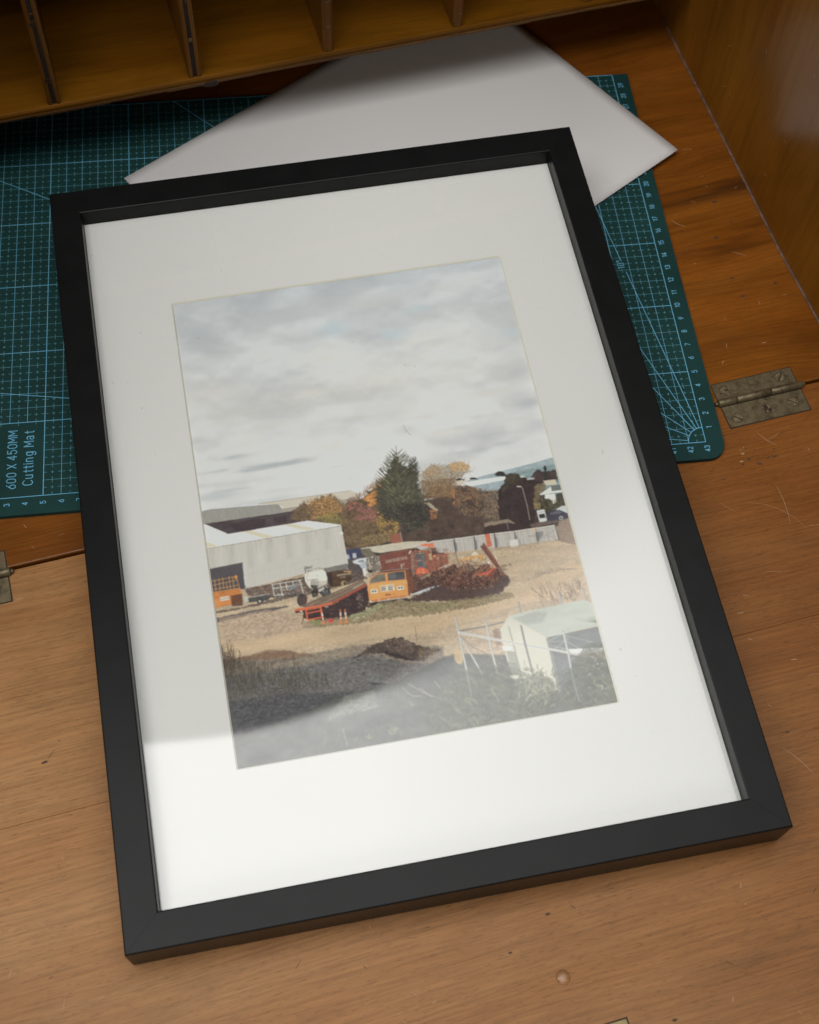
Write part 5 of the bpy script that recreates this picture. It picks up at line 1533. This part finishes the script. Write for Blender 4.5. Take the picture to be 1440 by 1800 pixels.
    for (x, y, l) in ((40, 320, 130), (60, 330, 90), (150, 330, 100), (165, 400, 80), (330, 380, 70), (490, 340, 80), (270, 430, 90), (520, 380, 60), (100, 400, 120)):
        Ln(z5([(x + 8, y), (x, y - l * .5), (x - 4, y - l)]), 1.0, (66, 54, 46), .8)
        for k in range(7):
            yy_ = y - l * (.4 + .6 * k / 7)
            Ln(z5([(x, yy_), (x + S_.r.uniform(-14, 14), yy_ - 14)]), .8, (72, 58, 50), .7)
    S_.scatter(z5([(40, 440), (600, 430), (640, 540), (100, 640)]), 460, [(110, 110, 112), (60, 58, 60), (134, 134, 136), (48, 46, 50)], 1.1, .5)
    # ---- overgrown bank along the bottom (mirrored ceiling veils it through the glass)
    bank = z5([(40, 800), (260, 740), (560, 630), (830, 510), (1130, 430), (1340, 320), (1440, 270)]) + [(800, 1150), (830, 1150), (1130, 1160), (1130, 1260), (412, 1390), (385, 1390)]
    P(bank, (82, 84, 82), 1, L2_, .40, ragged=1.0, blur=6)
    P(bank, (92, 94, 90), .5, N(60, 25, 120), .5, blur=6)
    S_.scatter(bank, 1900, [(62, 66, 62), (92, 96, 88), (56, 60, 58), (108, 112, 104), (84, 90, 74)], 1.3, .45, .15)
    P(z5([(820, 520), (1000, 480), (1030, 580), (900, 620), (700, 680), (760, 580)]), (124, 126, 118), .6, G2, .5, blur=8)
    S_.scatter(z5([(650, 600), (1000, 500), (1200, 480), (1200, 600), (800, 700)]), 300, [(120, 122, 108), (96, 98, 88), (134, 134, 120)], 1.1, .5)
    for pts in ([(1175, 462), (1215, 500), (1250, 520), (1300, 518)], [(1215, 440), (1320, 500), (1440, 545)], [(930, 610), (1020, 580)], [(1380, 420), (1420, 470)], [(800, 720), (830, 830)], [(1290, 470), (1360, 520), (1420, 530)]):
        Ln(z5(pts), .8, (172, 166, 152), .75)
    for i in range(26):
        x = S_.r.uniform(640, 1240); y = S_.r.uniform(760, 860) - (x - 640) * .08
        Ln(z5([(x, y), (x + S_.r.uniform(-20, 20), y - 60 * S_.r.rand() - 15)]), .8, (126, 134, 96), .5)
    for (cx, cy) in ((970, 790), (1110, 760), (1130, 740), (1240, 580), (1420, 690), (1390, 720)):
        for k in range(7):
            a = S_.r.uniform(-2.6, -.4)
            Ln(z5([(cx, cy), (cx + 34 * math.cos(a), cy + 30 * math.sin(a))]), 1.3, (128, 138, 92), .45)

    # ---- pale shed with awning, gate and posts at the right
    P(z4([(500, 462), (572, 350), (700, 425), (850, 512), (900, 640), (945, 900), (700, 960), (640, 900), (600, 800), (560, 690), (530, 570)]), (188, 185, 170), 1, N(30, 30, 111), .05)
    P(z4([(570, 352), (760, 305), (1130, 230), (1192, 258), (1245, 425), (1100, 455), (860, 512), (700, 430)]), (166, 171, 160), 1, N(60, 18, 112), .10)
    P(z4([(600, 370), (760, 320), (860, 330), (820, 400), (700, 420)]), (128, 130, 122), .5, blur=8)
    for i in range(5):
        x = 1060 + i * 28; Ln(z4([(x, 365 + i * 4), (x + 50, 395 + i * 5)]), .7, (116, 124, 108), .6)
    P(z4([(848, 520), (870, 508), (1245, 430), (1290, 590), (1110, 596), (1000, 610), (880, 640)]), (100, 106, 106), 1, N(20, 8, 113), .18)
    P(z4([(848, 515), (866, 510), (905, 640), (960, 920), (935, 925), (890, 700)]), (118, 122, 112), 1)
    P(z4([(885, 610), (1030, 640), (1110, 650), (1095, 980), (960, 940), (905, 660)]), (88, 92, 96), .95, G1, .15)
    for i in range(24):
        Ln(z4([(900 + i * 9, 640 + i * 1.2), (960 + i * 9, 920)]), .45, (150, 154, 156), .35); Ln(z4([(1110 - i * 9, 650), (960, 690 + i * 11)]), .45, (140, 144, 146), .22)
    P(z4([(1010, 600), (1280, 588), (1290, 606), (1120, 640), (1040, 632)]), (216, 216, 212), .95, G2, .12)
    for pts in ([(870, 540), (960, 490), (1240, 560)], [(880, 545), (1000, 540), (1100, 600)], [(890, 575), (1000, 600), (1090, 600)], [(900, 610), (1010, 520)], [(930, 620), (1000, 590)], [(700, 490), (850, 510)], [(680, 500), (860, 560)], [(690, 520), (840, 590)]):
        Ln(z4(pts), .7, (188, 188, 182), .7)
    P(z4([(520, 575), (600, 585), (570, 612), (526, 606)]), (214, 212, 204), .9); P(z4([(555, 690), (640, 700), (700, 960), (640, 930)]), (118, 122, 108), .8, G1, .3)
    P(z4([(550, 610), (620, 620), (640, 700), (570, 690)]), (130, 132, 120), .8); P(z4([(600, 850), (640, 850), (620, 880)]), (200, 198, 190), .6); P(z4([(555, 800), (640, 790), (680, 820), (600, 820)]), (200, 196, 180), .7); P(z4([(610, 910), (650, 915), (640, 940)]), (206, 204, 196), .6)
    S_.scatter(z4([(230, 500), (500, 470), (530, 600), (560, 700), (420, 760), (240, 640)]), 330, [(150, 126, 100), (116, 98, 80), (176, 150, 122), (96, 84, 72), (130, 100, 80)], 1.4, .5)
    P(z4([(450, 460), (500, 440), (520, 560), (480, 580)]), (120, 92, 76), .7, G2, .5, ragged=1, blur=1)
    El(*z4([(195, 655)])[0], 7.5, 14, (190, 160, 110), .8, -.25, G2, .15)
    S_.stalks(z4([(790, 180), (1100, 140), (1110, 240), (800, 270)]), 90, [(120, 84, 66), (96, 70, 58), (150, 110, 88)], 17, .4, .8, .75)
    for (a, b) in [((850, 95), (920, 270)), ((905, 140), (940, 260)), ((1010, 100), (1040, 180)), ((800, 220), (832, 290)), ((1080, 70), (1110, 150)), ((1045, 110), (1030, 190)), ((870, 160), (905, 270))]:
        Ln(z4([a, b]), .9, (104, 76, 62), .85)
    for k in range(6):
        Ln(z4([(300, 320 + k * 8), (640, 300 - k * 4), (960, 240 - k * 6)]), .35, (160, 136, 112), .35)
    # gate
    Ln(z4([(205, 500), (300, 580), (430, 650), (600, 760)]), 2.2, (120, 106, 100), .65)
    steel = (176, 176, 172)
    for pts, w, col in [([(205, 464), (390, 432), (532, 398)], 2.6, (122, 116, 114)), ([(640, 250), (656, 328)], 3.0, (150, 150, 150)), ([(944, 182), (960, 260)], 3.0, (156, 156, 156)), ([(1122, 145), (1142, 232)], 3.0, (160, 158, 154)),
                        ([(172, 352), (205, 520), (250, 730), (292, 940)], 3.2, steel), ([(398, 385), (440, 600), (496, 822)], 3.2, steel), ([(214, 520), (290, 640), (376, 792)], 3.2, steel), ([(440, 890), (495, 985)], 3.0, steel),
                        ([(566, 430), (610, 590), (690, 900)], 1.6, (136, 136, 130)), ([(198, 476), (430, 520), (700, 570), (1000, 622), (1112, 642)], 4.2, (196, 196, 192)), ([(660, 425), (690, 560), (752, 795)], 3.4, (112, 112, 112)), ([(974, 465), (1010, 620), (1050, 830), (1092, 982)], 3.6, (178, 180, 178))]:
        Ln(z4(pts), w, col, 1.0)
        Ln(z4([(x + 5, y + 1) for x, y in pts]), w * .3, tuple(v * .62 for v in col), .8)
    for (x, y) in ((172, 352), (398, 385), (640, 250), (944, 182), (1122, 145), (660, 425), (974, 465)):
        El(*z4([(x, y)])[0], 1.6, 1.0, (130, 128, 126), .9)
    for i in range(34):
        Ln(z4([(700 + i * 12, 590 + i * 2), (650 + i * 12, 760)]), .35, (206, 206, 198), .30)
    # ---- ferns and shrubs in front
    fern_c = [(78, 84, 66), (98, 104, 80), (60, 66, 54), (122, 126, 98), (70, 78, 64)]
    for poly_, n in ((z4([(1040, 700), (1150, 560), (1260, 540), (1340, 600), (1460, 1000), (1050, 1100), (940, 980)]), 1500), (z4([(560, 860), (700, 780), (900, 820), (960, 1000), (900, 1080), (560, 1130), (500, 960)]), 900),
                     (z4([(-60, 1120), (-10, 960), (120, 830), (240, 750), (400, 700), (560, 740), (620, 900), (560, 1130), (0, 1280)]), 1300)):
        P(poly_, (80, 83, 70), .7, L1_, .5, ragged=3.0, blur=7)
        S_.scatter(poly_, n, fern_c, 1.7, .6, .15, L1_, .35)
    for i in range(95):     # feathery fronds
        reg = S_.r.randint(3)
        if reg == 0:
            x, y = S_.r.uniform(1080, 1360), S_.r.uniform(600, 980)
        elif reg == 1:
            x, y = S_.r.uniform(200, 580), S_.r.uniform(740, 1040)
        else:
            x, y = S_.r.uniform(0, 520), S_.r.uniform(900, 1180)
        a = S_.r.uniform(-.5, .6); L = S_.r.uniform(50, 130); col = fern_c[S_.r.randint(5)]
        pr = None
        for k in range(11):
            u = k / 10; px_, py_ = x + L * u * math.cos(a), y + L * u * math.sin(a) + 30 * u * u
            if pr:
                Ln(z4([pr, (px_, py_)]), .7, col, .7)
            for sd in (-1, 1):
                q = 16 * math.sin(.4 + u * 2.5)
                Ln(z4([(px_, py_), (px_ + q * .3, py_ + sd * q)]), .7, col, .55)
            pr = (px_, py_)
    for i in range(110):     # broad leaves of the shrub before the shed
        x = S_.r.normal(800, 85); y = S_.r.normal(920, 85)
        a = S_.r.uniform(-2.8, -.3); L = S_.r.uniform(22, 48)
        Ln(z4([(x, y), (x + L * .5 * math.cos(a) , y + L * .5 * math.sin(a)), (x + L * math.cos(a + .2), y + L * math.sin(a + .2))]), 1.9, [(88, 90, 66), (120, 122, 94), (66, 68, 54), (150, 150, 122)][S_.r.randint(4)], .75)
    for (x, y) in ((700, 760), (740, 770), (800, 790), (850, 830), (905, 800), (680, 800), (880, 860)):
        for k in range(5):
            a = -1.6 + (k - 2) * .55
            Ln(z4([(x, y), (x + 26 * math.cos(a), y + 30 * math.sin(a))]), 1.6, (112, 112, 84), .85)
    for k in range(8):
        a = -2.9 + k * .32
        Ln(z4([(1215, 400), (1215 + 70 * math.cos(a), 400 + 48 * math.sin(a))]), 1.1, (98, 112, 70), .9)
    for i in range(26):
        x, y = S_.r.uniform(1150, 1300), S_.r.uniform(585, 900)
        El(*z4([(x, y)])[0], 1.2, .7, (206, 210, 200), .6)
    g = S_.c.mean(-1, keepdims=True)
    S_.c = (S_.c * .84 + g * .16) * np.array([1.0, .985, .965]) + np.array([.0030, .0016, .0022])
    f = S_.noise(2.2, 1.8, 140, 2)
    S_.c *= np.where(g < .38, 1 + (f[..., None] - .5) * .16, 1)
    p = np.pad(S_.c, ((1, 1), (1, 1), (0, 0)), 'edge'); p = (p[:-2] + 2 * p[1:-1] + p[2:]) / 4; S_.c = (p[:, :-2] + 2 * p[:, 1:-1] + p[:, 2:]) / 4
    # film grain
    S_.c *= np.exp(S_.r.randn(H_, W_, 1) * 0.018)
    k = 0.60
    return np.clip(S_.c / k, 0.0, 0.93)

photo_print_mesh(paint_print())
